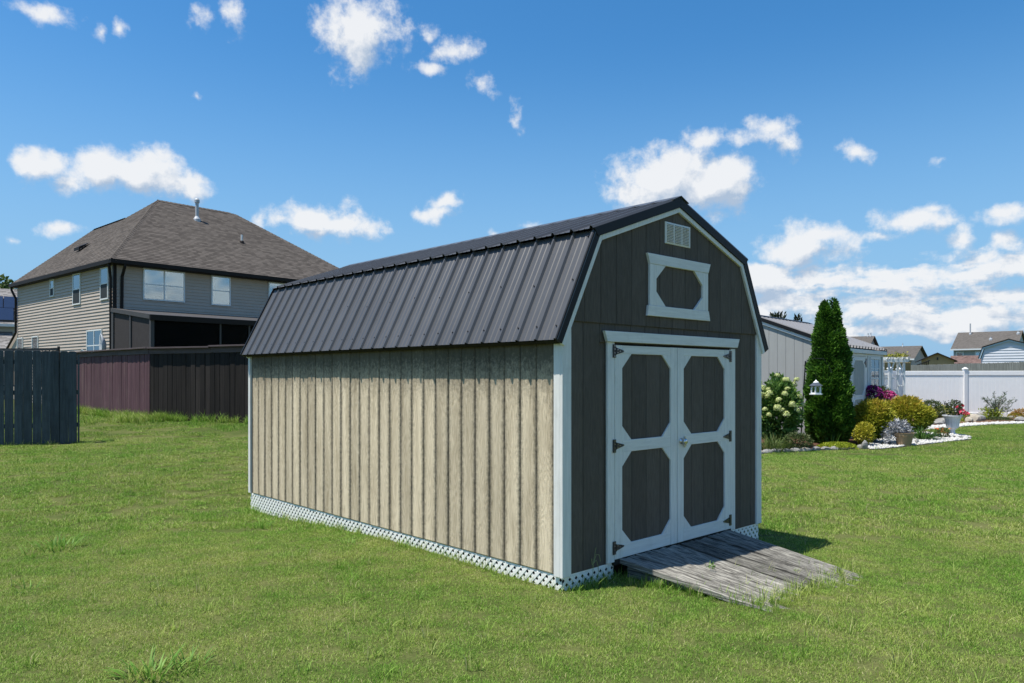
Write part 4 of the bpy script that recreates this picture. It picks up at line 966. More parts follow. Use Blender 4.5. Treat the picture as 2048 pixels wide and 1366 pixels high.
for (ya, yb_) in ((-.1, GWD / 2), (GWD + .1, GWD / 2)):
    za = GE - .1 * k
    part([[(ya, za - .06), (yb_, GRZ - .06), (yb_, GRZ + .02), (ya, za + .02)]], GW, .012, .05, m_gtrim, 'rake_board', gs, .003)
    part([[(ya, za + .02), (yb_, GRZ + .02), (yb_, GRZ + .12), (ya, za + .12)]], GW, .03, .075, m_flash, 'roof_flashing', gs, .003)
    part([[(ya, za + .02), (yb_, GRZ + .02), (yb_, GRZ + .12), (ya, za + .12)]], lambda u, v, w: (GL_ + .08 + w, u, v), .03, .06, m_flash, 'roof_flashing', gs, .003)
    n = 15; p_ = (GL_ + .14) / n; pr = []
    for i in range(n): pr += [(i * p_, 0), (i * p_ + .010, .06), (i * p_ + .09, .06), (i * p_ + .10, 0), (i * p_ + .17, 0), (i * p_ + .18, .012), (i * p_ + .20, 0)]
    pr.append((n * p_, 0)); vs = []; fs = []
    for (yy, zz) in ((ya, za + .09), (yb_, GRZ + .09)):
        for (s, h) in pr: vs.append((-.05 + s, yy, zz + h))
    q = len(pr); fs = [(i, i + 1, q + i + 1, q + i) for i in range(q - 1)]
    for i0 in range(0, n, 4):
        mbs = MB(); i1 = min(n, i0 + 4); sel = pr[i0 * 7:i1 * 7 + 1]; vs = []
        for dz in (0, -.004):
            for (yy, zz) in ((ya, za + .09), (yb_, GRZ + .09)):
                for (s, h) in sel: vs.append((-.05 + s, yy, zz + h + dz))
        q = len(sel); fs = [(i, i + 1, q + i + 1, q + i) for i in range(q - 1)] + [(2 * q + i, 3 * q + i, 3 * q + i + 1, 2 * q + i + 1) for i in range(q - 1)] + [(i, 2 * q + i, 2 * q + i + 1, i + 1) for i in range(q - 1)]
        mbs.add(vs, fs); mbs.build('roof_sheet', m_groof, gs)
mb = MB(); mb.plate([(GWD / 2 - .16, GRZ + .10), (GWD / 2, GRZ + .16), (GWD / 2, GRZ + .15), (GWD / 2 - .16, GRZ + .09)], lambda u, v, w: (w, u, v), -.06, GL_ + .1); mb.plate([(GWD / 2 + .16, GRZ + .10), (GWD / 2, GRZ + .16), (GWD / 2, GRZ + .15), (GWD / 2 + .16, GRZ + .09)], lambda u, v, w: (w, u, v), -.06, GL_ + .1); mb.build('ridge_cap', m_flash, gs)
# door and window of the garden shed
part([rect(.72, .86, .05, 2.25)], EW, .012, .03, m_gtrim, 'door_casing', gs); part([rect(2.25, 2.36, .05, 2.25)], EW, .012, .03, m_gtrim, 'door_casing', gs); part([rect(.861, 2.249, 2.18, 2.25)], EW, .012, .03, m_gtrim, 'door_casing', gs)
gd = part([rect(.87, 2.24, .1, 2.17)], EW, .005, .03, m_gtrim, 'door', gs)
oc = lambda a0, a1, z0, z1, c: [(a0 + c, z0), (a1 - c, z0), (a1, z0 + c), (a1, z1 - c), (a1 - c, z1), (a0 + c, z1), (a0, z1 - c), (a0, z0 + c)]
for (z0, z1) in ((1.12, 2.06), (.2, 1.0)):
    g = np.linspace(1.02, 2.04, 6)
    for a_, b_ in zip(g[:-1], g[1:]):
        poly = oc(1.02, 2.04, z0, z1, .17); poly = clip(clip(poly, 1, 0, -a_ - .004), -1, 0, b_ - .004); part([poly], EW, .03, .034, m_gpanel, 'panel_board', gd, .002)
    for i in range(8):
        P8 = oc(1.02, 2.04, z0, z1, .17); P9 = oc(.98, 2.08, z0 - .04, z1 + .04, .19); a_, b_ = i, (i + 1) % 8
        part([[P8[a_], P8[b_], P9[b_], P9[a_]]], EW, .03, .042, m_gtrim, 'opening_trim', gd, .001)
mb = MB(); mb.plate([(2.06, 2.0), (2.2, 1.93), (2.2, 2.07)], EW, .03, .045, .002); mb.plate(rect(2.2, 2.25, 1.88, 2.12), EW, .03, .045, .002); mb.build('hinge', m_black, gd)
gwn = window(gs, EW, 2.58, 3.56, .95, 2.18, grid=(2, 2), blind=0, matf=m_gtrim, fw=.07, glass=pane_mat('shed_glass', (.75, .8, .8), .10))
part([rect(2.43, 2.575, .85, 2.25)], EW, .012, .035, m_gtrim, 'window_casing', gs); part([rect(3.565, 3.71, .85, 2.25)], EW, .012, .035, m_gtrim, 'window_casing', gs); part([rect(2.576, 3.564, 2.181, 2.25)], EW, .012, .035, m_gtrim, 'window_casing', gs)

# ------------------------------------------------------------------ white vinyl fence and arbour
m_vfence = M('white_vinyl_fence', (.86, .85, .83), .4, .35, .03, 4)
wf = thing('vinyl_fence', 'white vinyl privacy fence with capped post running along the back of the lawn', 'fence', (15.9, 29.75, 0))
def vinyl_post(x, y): 
    mb = MB(); mb.box(-.065, .065, -.065, .065, -.1, 1.89); mb.box(-.085, .085, -.085, .085, 1.89, 1.92); mb.add([(-.08, -.08, 1.92), (.08, -.08, 1.92), (.08, .08, 1.92), (-.08, .08, 1.92), (0, 0, 1.985)], [(0, 1, 4), (1, 2, 4), (2, 3, 4), (3, 0, 4)]); mb.build('fence_post', m_vfence, wf, (x - 15.9, y - 29.75, 0))
def vinyl_panel(p, q, n):
    p = Vector(p); q = Vector(q); L_ = (q - p).length; ang = math.atan2((q - p).y, (q - p).x); lo = (p.x - 15.9, p.y - 29.75, 0); fr = lambda u, v, w: (u, -w, v)
    part([rect(.07, L_ - .07, 1.66, 1.83)], fr, -.03, .03, m_vfence, 'top_rail', wf, .008).location = lo; part([rect(.07, L_ - .07, .03, .20)], fr, -.03, .03, m_vfence, 'bottom_rail', wf, .008).location = lo
    for o in wf.children[-2:]: o.rotation_euler = (0, 0, ang)
    for o in [c for c in wf.children if tuple(round(x, 4) for x in c.location) == tuple(round(x, 4) for x in lo) and c.name.split('.')[0] in ('top_rail', 'bottom_rail')]: o.rotation_euler = (0, 0, ang)
    e = np.linspace(.07, L_ - .07, n + 1); mb = MB(); mb.plate(rect(0, e[1] - e[0], .2, 1.66), fr, -.015, .012, .007); me = mb.mesh('fence_board', m_vfence)
    d = (q - p).normalized()
    for a_ in e[:-1]: link('fence_board', me, wf, (lo[0] + d.x * a_, lo[1] + d.y * a_, 0), (0, 0, ang))
X0 = 15.55
FS = [(X0 + .963 * 2.37 * k, 29.75 - .27 * 2.37 * k) for k in range(5)]
for p, q in zip(FS[:-1], FS[1:]): vinyl_panel(p, q, 16)
for p in FS: vinyl_post(*p)
vinyl_panel((13.95, 27.3), (X0, 29.75), 16); vinyl_panel((12.4, 24.9), (13.95, 27.3), 16); vinyl_post(13.95, 27.3); vinyl_post(12.4, 24.9)
AY = 25.2
ax = lambda px: (px - 1024) / FPX * AY
arb = thing('garden_arbour', 'white wooden garden arbour with scalloped top beams beside the garden shed', 'arbour', (ax(1787), AY, 0))
m_arb = M('white_arbour_wood', (.68, .70, .70), .55, .3, .05, 8)
for (x, y) in ((-.25, -.2), (.25, -.2), (-.25, .2), (.25, .2)): mb = MB(); mb.box(x - .03, x + .03, y - .03, y + .03, -.05, 2.14); mb.build('post', m_arb, arb)
for y in (-.25, .25): 
    mb = MB(); mb.plate([(-.42, 2.16), (-.34, 2.1), (.34, 2.1), (.42, 2.16), (.42, 2.21), (-.42, 2.21)], lambda u, v, w: (u, w + y, v), -.02, .02, .004); mb.build('beam', m_arb, arb)
for x in np.linspace(-.36, .36, 5): mb = MB(); mb.plate([(-.36, 2.25), (-.3, 2.19), (.3, 2.19), (.36, 2.25), (.36, 2.27), (-.36, 2.27)], lambda u, v, w: (x + w, u, v), -.018, .018, .003); mb.build('rafter', m_arb, arb)
for x in (-.25, .25):
    for (d_) in (1 if x < 0 else -1,): 
        mb = MB(); mb.plate([(x + d_ * .05, 1.85), (x + d_ * .15, 2.1), (x + d_ * .2, 2.1), (x + d_ * .05, 1.74)], lambda u, v, w: (u, w - .2, v), -.015, .015, .002); mb.build('brace', m_arb, arb)
for x in (-.25, .25):
    for z in (.5, .9, 1.3, 1.7): mb = MB(); mb.box(x - .018, x + .018, -.155, .155, z - .02, z + .02); mb.build('side_rail', m_arb, arb)
for z in (.75, 1.15, 1.55): mb = MB(); mb.box(-.205, .205, .18, .21, z - .025, z + .025); mb.build('gate_rail', m_arb, arb)
mb = MB(); mb.box(-.02, .02, .18, .21, 1.175, 1.525); mb.build('gate_rail', m_arb, arb)

# ------------------------------------------------------------------ things beyond the white fence
m_oldfence = M('weathered_grey_fence_wood', (.19, .20, .185), .9, .1, .25, 14, (1, 1, .1), .2, blotch=.4, bcol=(.10, .11, .10), bscale=1.2)
m_tanfence = M('tan_new_fence_wood', (.30, .21, .085), .85, .15, .25, 14, (1, 1, .1), .2)
def far_fence(name, label, p, q, zt0, zt1, mat, pitch=.15):
    p = Vector(p); q = Vector(q); t = thing(name, label, 'fence', (p.x, p.y, 0)); d = (q - p); L_ = d.length; ang = math.atan2(d.y, d.x); mb = MB(); n = int(L_ / pitch)
    for i in range(n):
        zt = zt0 + (zt1 - zt0) * i / n + random.uniform(-.012, .012); u = i * pitch; a_ = pitch - .008
        mb.plate([(u, -.1), (u + a_, -.1), (u + a_, zt - .03), (u + a_ - .03, zt), (u + .03, zt), (u, zt - .03)], lambda u, v, w: (u, -w, v), random.uniform(-.006, .0), .02, .003)
    o = mb.build('pickets', mat, t, (0, 0, 0), (0, 0, ang)); o['kind'] = 'stuff'
    mb = MB(); mb.box(0, L_, .01, .05, .4, .5); mb.box(0, L_, .01, .05, 1.5, 1.6); mb.build('fence_rail', mat, t, (0, 0, 0), (0, 0, ang))
far_fence('board_fence', 'weathered grey board fence showing above the white vinyl fence', at(1817, 740, 46)[:2], at(2080, 740, 37)[:2], 2.28, 2.36, m_oldfence)
far_fence('board_fence', 'short run of tan board fence seen through the arbour', at(1755, 740, 38)[:2], at(1821, 740, 45)[:2], 2.33, 2.45, m_tanfence)
m_froof = shingle_mat('far_grey_brown_shingles', (.115, .105, .095), .35); m_fwall = M('far_grey_green_siding', (.36, .39, .37), .7, .2, .05, 2); m_fwall2 = M('far_beige_siding', (.42, .38, .35), .7, .2, .05, 2)
def gable_house(label, pxl, pxr, Y, zr, ze, depth, rz, over, wallmat, tilt=0, wins=(), pipes=()):
    """ridge runs across the view; gable ends at both sides"""
    xl = (pxl - 1024) / FPX * Y; xr = (pxr - 1024) / FPX * Y; r_ = (pxr - 1024) / FPX; w = (r_ * Y - xl) / (math.cos(rz) - r_ * math.sin(rz))
    h = thing('far_house', label, 'house', (xl, Y, 0), rz)
    mb = MB(); clap(mb, rect(.2, w - .2, 0, ze), lambda u, v, q: (u, -q + .3, v), .3, .03); mb.build('siding', wallmat, h, recalc=False)
    mb = MB(); mb.plate([(.3, 0), (depth - .3, 0), (depth - .3, ze), (depth / 2, zr - .15), (.3, ze)], lambda u, v, q: (q, u + .02, v), .2, w - .2); mb.build('wall_core', wallmat, h)
    roof_plane('roof', [(-over, -.2, ze - .1), (w + over, -.2, ze - .1), (w + over, depth / 2, zr), (-over, depth / 2, zr)], h, m_froof, .3, .02)
    roof_plane('roof', [(w + over, depth + .2, ze - .1), (-over, depth + .2, ze - .1), (-over, depth / 2, zr), (w + over, depth / 2, zr)], h, m_froof, .3, .02)
    mb = MB(); mb.box(-over, w + over, -.3, -.2, ze - .25, ze - .05); mb.build('gutter', m_gtrim, h)
    for (u0, u1, v0, v1) in wins: window(h, lambda u, v, q: (u, .28 - q, v), u0, u1, v0, v1, blind=.5, fw=.14)
    for (u, y, r_, l) in pipes: mb = MB(); z = ze + (zr - ze) * y / (depth / 2); mb.lathe([(r_ * 2, -.1), (r_ * 2, .12), (r_, .2), (r_, l)], 8, (u, y, z)); mb.build('vent_pipe', m_pipe, h)
    return h
gable_house('far two-storey grey-green house with big shingled roof and tall vent pipe', 1903, 2033, 108, 8.1, 5.55, 9, R(-43), .1, m_fwall, wins=((.5, 1.5, 3.6, 5.1), (2.9, 3.8, 3.6, 5.1), (4.6, 5.8, 4.9, 5.3)), pipes=((1.6, 3.9, .09, 1.6), (4.5, 2.2, .12, .4), (7.6, 3.6, .12, .4)))
gable_house('far single-storey beige house with gabled end, left of the tan gabled porch', 1722, 1826, 100, 5.65, 3.9, 9, R(-40), .2, m_fwall2, pipes=((4.2, 4.2, .05, .5),))
gable_house('far grey roof with twin vent pipes peeking over the garden shed roof', 1652, 1733, 104, 7.2, 5.2, 8, R(-38), .2, m_fwall2, pipes=((4.6, 3.9, .08, .45), (4.95, 3.9, .08, .5)))
# tan gabled porch
Yp = 72; x0 = at(1838, 0, Yp)[0]; s_ = Yp / FPX
tp = thing('gabled_porch', 'tan gable-fronted screened porch behind the grey board fence', 'porch', (x0, Yp, 0), R(-26))
m_tanwall = M('tan_boards', (.42, .29, .145), .8, .2, .1, 3)
mb = MB(); clap(mb, [(.2, 2.6), (2.95, 2.6), (2.95, 3.15), (1.55, 3.75), (.2, 3.15)], lambda u, v, w: (u, -w, v), .12, .015); mb.build('gable_wall', m_tanwall, tp, recalc=False)
mb = MB(); mb.box(.3, 2.9, .3, 4, 0, 2.6); mb.build('dark_interior', m_screen, tp)
for i in range(6): mb = MB(); mb.box(.2 + i * .53, .3 + i * .53, -.02, .08, 0, 2.6); mb.build('post', m_gtrim, tp)
for (a_, b_) in (((-.15, 3.06), (1.55, 3.86)), ((3.2, 3.06), (1.55, 3.86))):
    mb = MB(); mb.add([(a_[0], -.3, a_[1]), (b_[0], -.3, b_[1]), (b_[0], 4.2, b_[1]), (a_[0], 4.2, a_[1]), (a_[0], -.3, a_[1] - .1), (b_[0], -.3, b_[1] - .1), (b_[0], 4.2, b_[1] - .1), (a_[0], 4.2, a_[1] - .1)], [(0, 1, 2, 3), (7, 6, 5, 4), (0, 4, 5, 1), (1, 5, 6, 2), (2, 6, 7, 3), (3, 7, 4, 0)]); mb.build('roof', m_hroof if False else m_gutter, tp)
mb = MB(); mb.box(1.5, 1.62, -.12, -.02, 3.15, 3.4); mb.build('gable_lamp', m_black, tp)
# low dark lattice roof beside it, and the brown lean-to porch
lr = thing('lean_to', 'low black slatted lean-to roof beside the tan gabled porch', 'lean-to', (at(1822, 0, 66)[0], 66, 0), R(-26))
for i in range(9): mb = MB(); mb.box(.02 + i * .16, .1 + i * .16, 0, .06, 2.2, 2.42 + .075 * i); mb.build('slat', m_gutter, lr)
mb = MB(); mb.add([(0, -.05, 2.4), (1.5, -.05, 3.02), (1.5, 1.5, 3.02), (0, 1.5, 2.4), (0, -.05, 2.33), (1.5, -.05, 2.95), (1.5, 1.5, 2.95), (0, 1.5, 2.33)], [(0, 1, 2, 3), (7, 6, 5, 4), (0, 4, 5, 1), (1, 5, 6, 2), (2, 6, 7, 3), (3, 7, 4, 0)]); mb.build('roof', m_gutter, lr)
Yb = 84; xb = at(1900, 0, Yb)[0]
bp = thing('brown_porch', 'low reddish-brown roofed porch in front of the far grey-green house', 'porch', (xb, Yb, 0), R(-26))
m_redroof = shingle_mat('red_brown_shingles', (.17, .115, .10)); m_redwall = M('red_brown_boards', (.12, .06, .05), .8, .2, .1, 3)
roof_plane('roof', [(0, -.3, 3.0), (3.9, -.3, 3.0), (3.6, 3, 3.95), (.3, 3, 3.95)], bp, m_redroof, .25, .02)
mb = MB(); mb.box(.55, 1.75, .1, 3, 0, 3.0); mb.build('wall', m_redwall, bp); mb = MB(); mb.box(1.9, 3.7, 1.2, 3, 0, 3.0); mb.build('dark_interior', m_screen, bp); mb = MB(); mb.box(.0, .55, 1.2, 3, 0, 3.0); mb.build('dark_interior', m_screen, bp)
for x in (.0, 1.76, 3.7): mb = MB(); mb.box(x, x + .13, -.1, .05, 0, 3.0); mb.build('post', m_gtrim, bp)
# white vinyl gambrel shed
Yv = 47; xv = at(1957, 0, Yv)[0]
vs_ = thing('vinyl_shed', 'white clapboard gambrel shed showing above the grey board fence at the right edge', 'shed', (xv, Yv, 0), R(-40))
m_vs = M('pale_lap_siding', (.60, .62, .66), .6, .3, .04, 3)
vp = [(.0, 2.72), (.22, 3.42), (1.62, 3.88), (3.0, 3.42), (3.25, 2.72)]
mb = MB(); poly = [(.15, 0), (3.1, 0), (3.1, 2.75), (2.88, 3.36), (1.62, 3.78), (.34, 3.36), (.15, 2.75)]; clap(mb, poly, lambda u, v, w: (u, -w, v), .17, .025); mb.build('siding', m_vs, vs_, recalc=False)
mb = MB(); mb.plate(poly, lambda u, v, w: (u, w, v), .01, 4); mb.build('wall_core', m_vs, vs_)
ov = offset(vp, .1)
for i in range(4):
    q = [tuple(vp[i]), tuple(vp[i + 1]), tuple(ov[i + 1]), tuple(ov[i])]; part([q], lambda u, v, w: (u, -w, v), .02, .12, M('pale_blue_trim', (.45, .55, .6), .6, .3, .05, 3), 'rake_board', vs_, .004)
    mb = MB(); mb.plate([tuple(vp[i]), tuple(vp[i + 1]), (vp[i + 1][0], vp[i + 1][1] + .06), (vp[i][0], vp[i][1] + .06)], lambda u, v, w: (u, w, v), -.16, 4.1); mb.build('roof', m_gutter, vs_)
# trees beyond the garden shed roof
m_pine = leaf_mat('dark_pine_needles', [(.012, .02, .012), (.025, .04, .018), (.05, .06, .03)], .1)
for (px, py, lab) in ((1556, 636, 'dark treetop clump poking above the garden shed roof near the big shed'), (1595, 638, 'small dark treetop just left of the tall evergreen')):
    b = at(px, py, 95); t = thing('pine_tree', lab, 'tree', (b[0], b[1], 0)); h = b[2] + .5; n = 700 if px < 1580 else 350; w_ = 1.5 if px < 1580 else .6
    hh = rng.uniform(.35, 1.0, n); an = rng.uniform(0, 6.28, n); rr = np.sqrt(rng.random(n)) * w_ * (1.15 - hh * .55)
    leaves('crown', np.stack([np.cos(an) * rr, np.sin(an) * rr, hh * h - rng.random(n) * .3], 1), np.stack([np.cos(an) * .5, np.sin(an) * .5, np.ones(n)], 1), .55, .2, m_pine, t)
    mb = MB(); mb.tube([(0, 0, 0), (0, 0, h * .95)], [.2, .05], 6); mb.build('trunk', m_bark, t)
# ------------------------------------------------------------------ planting beds on the right
def gp(px, py):
    Y = 15.0
    for _ in range(8):
        X = (px - 1024) / FPX * Y; Y = FPX * (EYE - gzf(X, Y)) / (py - HY)
    return ((px - 1024) / FPX * Y, Y, gzf((px - 1024) / FPX * Y, Y))
def inside(X, Y, poly):
    X = np.asarray(X); Y = np.asarray(Y); r_ = np.zeros(X.shape, bool); n = len(poly)
    for i in range(n):
        (x0, y0), (x1, y1) = poly[i][:2], poly[(i + 1) % n][:2]
        if y0 == y1: continue
        c = ((y0 > Y) != (y1 > Y)) & (X < (x1 - x0) * (Y - y0) / (y1 - y0) + x0); r_ ^= c
    return r_
def smooth_poly(pts, n=6):
    out = []; m = len(pts)
    for i in range(m):
        p0, p1, p2, p3 = [np.array(pts[(i + k) % m][:2]) for k in (-1, 0, 1, 2)]
        for t in np.linspace(0, 1, n, endpoint=False):
            out.append(tuple(.5 * ((2 * p1) + (p2 - p0) * t + (2 * p0 - 5 * p1 + 4 * p2 - p3) * t ** 2 + (3 * p1 - p0 - 3 * p2 + p3) * t ** 3)))
    return out
def sheet(name, poly, lift, mat, kind='structure'):
    bm = bmesh.new(); vs = [bm.verts.new((x, y, 0)) for x, y in poly]; bm.faces.new(vs); bmesh.ops.triangulate(bm, faces=bm.faces)
    bmesh.ops.subdivide_edges(bm, edges=bm.edges, cuts=2, use_grid_fill=True)
    for v in bm.verts: v.co.z = gzf(v.co.x, v.co.y) + lift
    me = bpy.data.meshes.new(name); bm.to_mesh(me); bm.free(); me.materials.append(mat); return setting(link(name, me), kind)
edge_px = [(1490, 910), (1525, 907), (1560, 904), (1600, 903), (1640, 900), (1680, 899), (1712, 896), (1735, 897)]
front = [gp(*p)[:2] for p in edge_px]
grav_px = [(1737, 898), (1775, 897), (1815, 893), (1860, 888), (1905, 883), (1942, 878.5), (1930, 874), (1900, 872), (1870, 868), (1838, 866), (1790, 868), (1745, 878)]
grav = smooth_poly([gp(*p)[:2] for p in grav_px], 4)
bed = front + [gp(*p)[:2] for p in ((1775, 896), (1815, 892), (1850, 884), (1855, 868), (1852, 858))] + [(11.2, 22.3), (8.3, 18.9), (4.6, 22.0), (4.6, 17)]
m_mulch = M('brown_bark_mulch', (.085, .045, .03), .95, .05, .45, 30, bump=.5)
sheet('mulch_bed', bed, .012, m_mulch)
bed2_px = [(1800, 862), (1840, 859.5), (1880, 856), (1930, 852), (1985, 848), (2048, 847), (2120, 847), (2330, 850)]
bed2 = [gp(*p)[:2] for p in bed2_px] + [(24.5, 27.15), (15.7, 29.6), (13.2, 26.0)]
sheet('back_mulch_bed', bed2, .012, M('tan_brown_mulch', (.16, .10, .065), .95, .05, .4, 20))
m_stone = M('white_marble_gravel', (.48, .475, .45), .7, .2, .2, 6)
m_rock = M('grey_fieldstone', (.24, .235, .22), .9, .15, .3, 7, bump=.3, blotch=.3, bcol=(.12, .12, .10), bscale=4)
m_pale = M('pale_sandstone', (.40, .36, .29), .9, .15, .25, 7, bump=.3)
def gravel(name, poly, n, r0, r1, hump=None, seed=1):
    r = np.random.default_rng(seed); P = np.array(poly); lo, hi = P.min(0), P.max(0); pts = []
    while len(pts) < n:
        q = r.uniform(lo, hi, (n * 3, 2)); k = inside(q[:, 0], q[:, 1], poly); pts += list(map(tuple, q[k]))
    pts = np.array(pts[:n]); bm = bmesh.new(); bmesh.ops.create_icosphere(bm, subdivisions=1, radius=1)
    bv = np.array([v.co for v in bm.verts]); bf_ = np.array([[v.index for v in f.verts] for f in bm.faces]); bm.free()
    S = r.uniform(r0, r1, (n, 1)) * r.uniform(.6, 1.25, (n, 3)); S[:, 2] *= .7
    z = gz(pts[:, 0], pts[:, 1]) + .012 + r.uniform(0, .02, n)
    if hump is not None: z += .07 * np.exp(-((pts[:, 0] - hump[0]) ** 2 + (pts[:, 1] - hump[1]) ** 2) / .12)
    an = r.uniform(0, 6.28, n); c, s = np.cos(an), np.sin(an)
    V = bv[None] * S[:, None] * r.uniform(.8, 1.15, (n, len(bv), 1)); V = np.stack([V[..., 0] * c[:, None] - V[..., 1] * s[:, None], V[..., 0] * s[:, None] + V[..., 1] * c[:, None], V[..., 2]], -1)
    V += np.concatenate([pts, z[:, None]], 1)[:, None]; F = bf_[None] + (np.arange(n) * len(bv))[:, None, None]
    o = link(name, np_mesh(name, V.reshape(-1, 3), F.reshape(-1, 3), m_stone)); setting(o, 'stuff'); o['label'] = 'loose white marble gravel round the pot and urn' if seed == 1 else 'thin band of white gravel edging the back bed'; return o
urn_p = gp(1905, 875)
sheet('gravel_base', grav, .018, M('gravel_bed_dust', (.5, .49, .46), .9, .1, .3, 30))
gravel('gravel', grav, 2600, .022, .048, urn_p)
g2_px = [(1800, 864.5), (1840, 861.5), (1880, 858), (1930, 853.5), (1985, 849.5), (2048, 848), (2110, 848), (2110, 845), (2048, 845), (1985, 846), (1930, 848.5), (1895, 851), (1860, 853), (1840, 855), (1800, 858)]
g2 = [gp(*p)[:2] for p in g2_px]
gravel('gravel', g2, 1500, .03, .06, None, 2)
# edging stones
k = 0; P0 = [Vector(p) for p in front]
acc = []
for a_, b_ in zip(P0[:-1], P0[1:]):
    d = b_ - a_; n = max(1, round(d.length / .27)); acc += [(a_ + d * ((i + .5) / n), math.atan2(d.y, d.x), d.length / n) for i in range(n)]
acc = [q_ for q_ in acc if q_[0].x / q_[0].y > .318]
ORD = ['first', 'second', 'third', 'fourth', 'fifth', 'sixth', 'seventh', 'eighth', 'ninth', 'tenth', 'eleventh', 'twelfth', 'thirteenth', 'fourteenth', 'fifteenth', 'sixteenth']
for ie, (c, ang, ln) in enumerate(acc):
    pale = random.random() < .4
    mb = MB(); mb.rock((0, 0, 0), (ln * .56, .085, .07), seed=k, sub=2); k += 1
    tag(mb.build('edging_stone', m_pale if pale else m_rock, None, (c.x, c.y, gzf(c.x, c.y) + .02), (0, 0, ang + random.uniform(-.06, .06))), ('pale' if pale else 'grey') + ' flat edging stone, ' + ORD[len(acc) - 1 - ie] + ' of its row counting from the upright grey rock', 'edging stone', 'edging stones along the mulch bed')
def boulder(px, py, r, label, mat, seed, dz=.0, rz=0, group=None):
    x, y, z = gp(px, py); mb = MB(); mb.rock((0, 0, 0), r, seed, sub=2); return tag(mb.build('garden_rock', mat, None, (x, y, z + r[2] * .55 + dz), (0, 0, rz)), label, 'rock', group)
boulder(1729, 897.5, (.085, .07, .13), 'upright grey rock at the end of the edging stones beside the white gravel', m_rock, 31, rz=.4)
boulder(1776, 883, (.17, .12, .07), 'pale rounded rock left of the tan flower pot', m_stone, 32)
boulder(1834, 888, (.05, .05, .09), 'small upright grey stone just right of the tan flower pot', m_rock, 33)
boulder(1844, 878, (.10, .08, .07), 'blue-grey rounded rock under the green daylily clump', m_rock, 34)
boulder(1866, 874, (.16, .08, .05), 'flat pale rock in the gravel between daylily and urn', m_stone, 35)
boulder(1868, 849, (.34, .2, .10), 'flat grey rock on the back bed left of the urn flowers', m_rock, 36)
boulder(1886, 848, (.3, .2, .14), 'larger grey rock on the back bed just behind the urn', m_rock, 37)
boulder(1938, 845, (.16, .14, .13), 'tan rock on the back bed right of the urn', m_pale, 38)
boulder(1948, 843, (.24, .2, .18), 'biggest tan rock on the back bed between urn and fence post', m_pale, 39)
boulder(1962, 842, (.17, .13, .16), 'grey upright rock on the back bed beside the lime groundcover', m_rock, 40)
boulder(1970, 838, (.36, .2, .2), 'broad flat-topped grey rock close to the white fence', m_rock, 41)
boulder(2040, 843, (.2, .16, .12), 'dark grey rock at the right edge of the back bed', m_rock, 42)

# evergreen
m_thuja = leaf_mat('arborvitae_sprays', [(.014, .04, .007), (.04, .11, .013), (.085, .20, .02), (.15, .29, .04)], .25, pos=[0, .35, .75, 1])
x, y, z = gp(1658, 887); ev = thing('evergreen_tree', 'tall narrow dark green arborvitae with two tips in front of the garden shed', 'tree', (x, y, z))
mb = MB(); mb.tube([(0, 0, -.1), (0, 0, 1.6), (.02, 0, 3.0)], [.09, .06, .02], 8); mb.build('trunk', m_bark, ev)
hs = np.array([0, .2, .45, .69, 1.17, 1.6, 2.13, 2.5, 2.8, 3.0, 3.23, 3.42, 3.5]); rs = np.array([.38, .47, .52, .535, .515, .48, .425, .36, .285, .24, .18, .09, .02])
r = np.random.default_rng(5); P = []; D = []; Vv_ = []
lump = unit(r.normal(size=(90, 2))); lz = r.uniform(0, 3.4, 90)
n = 34000; hh = 3.5 * (1 - np.sqrt(r.random(n)) * .999) ; hh = r.uniform(0, 3.5, n * 2); hh = hh[r.random(n * 2) < np.interp(hh, hs, rs) / .6][:n]; n = len(hh)
an = r.uniform(0, 2 * math.pi, n)
bump_ = np.zeros(n)
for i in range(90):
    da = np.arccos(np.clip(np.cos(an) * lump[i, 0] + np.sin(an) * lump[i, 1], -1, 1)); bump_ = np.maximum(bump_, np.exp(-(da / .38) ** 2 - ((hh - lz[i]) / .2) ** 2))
rad = np.interp(hh, hs, rs) * (.80 + .24 * bump_ + .05 * np.sin(an * 3 + hh * 4)) * np.where(r.random(n) < .75, r.uniform(.9, 1.04, n), r.uniform(.55, .9, n))
cx = np.where(hh > 3.05, np.where(np.cos(an) > 0, 1, -1) * .075 * np.clip((hh - 3.05) / .25, 0, 1), 0)
tipd = np.where((hh > 3.3) & (np.cos(an) < 0), -.05, 0)
P = np.stack([cx + np.cos(an) * rad * np.where(hh > 3.15, .7, 1), np.sin(an) * rad, hh + tipd], 1)
D = np.stack([np.cos(an) * .75, np.sin(an) * .75, np.full(n, .8)], 1) + r.normal(size=(n, 3)) * .38
leaves('crown', P, D, r.uniform(.06, .125, n), r.uniform(.028, .055, n), m_thuja, ev, var=.28 + .42 * bump_ + r.normal(size=n) * .17, cup=.15)  # sprays tinted lighter on the lumps, darker in the hollows between
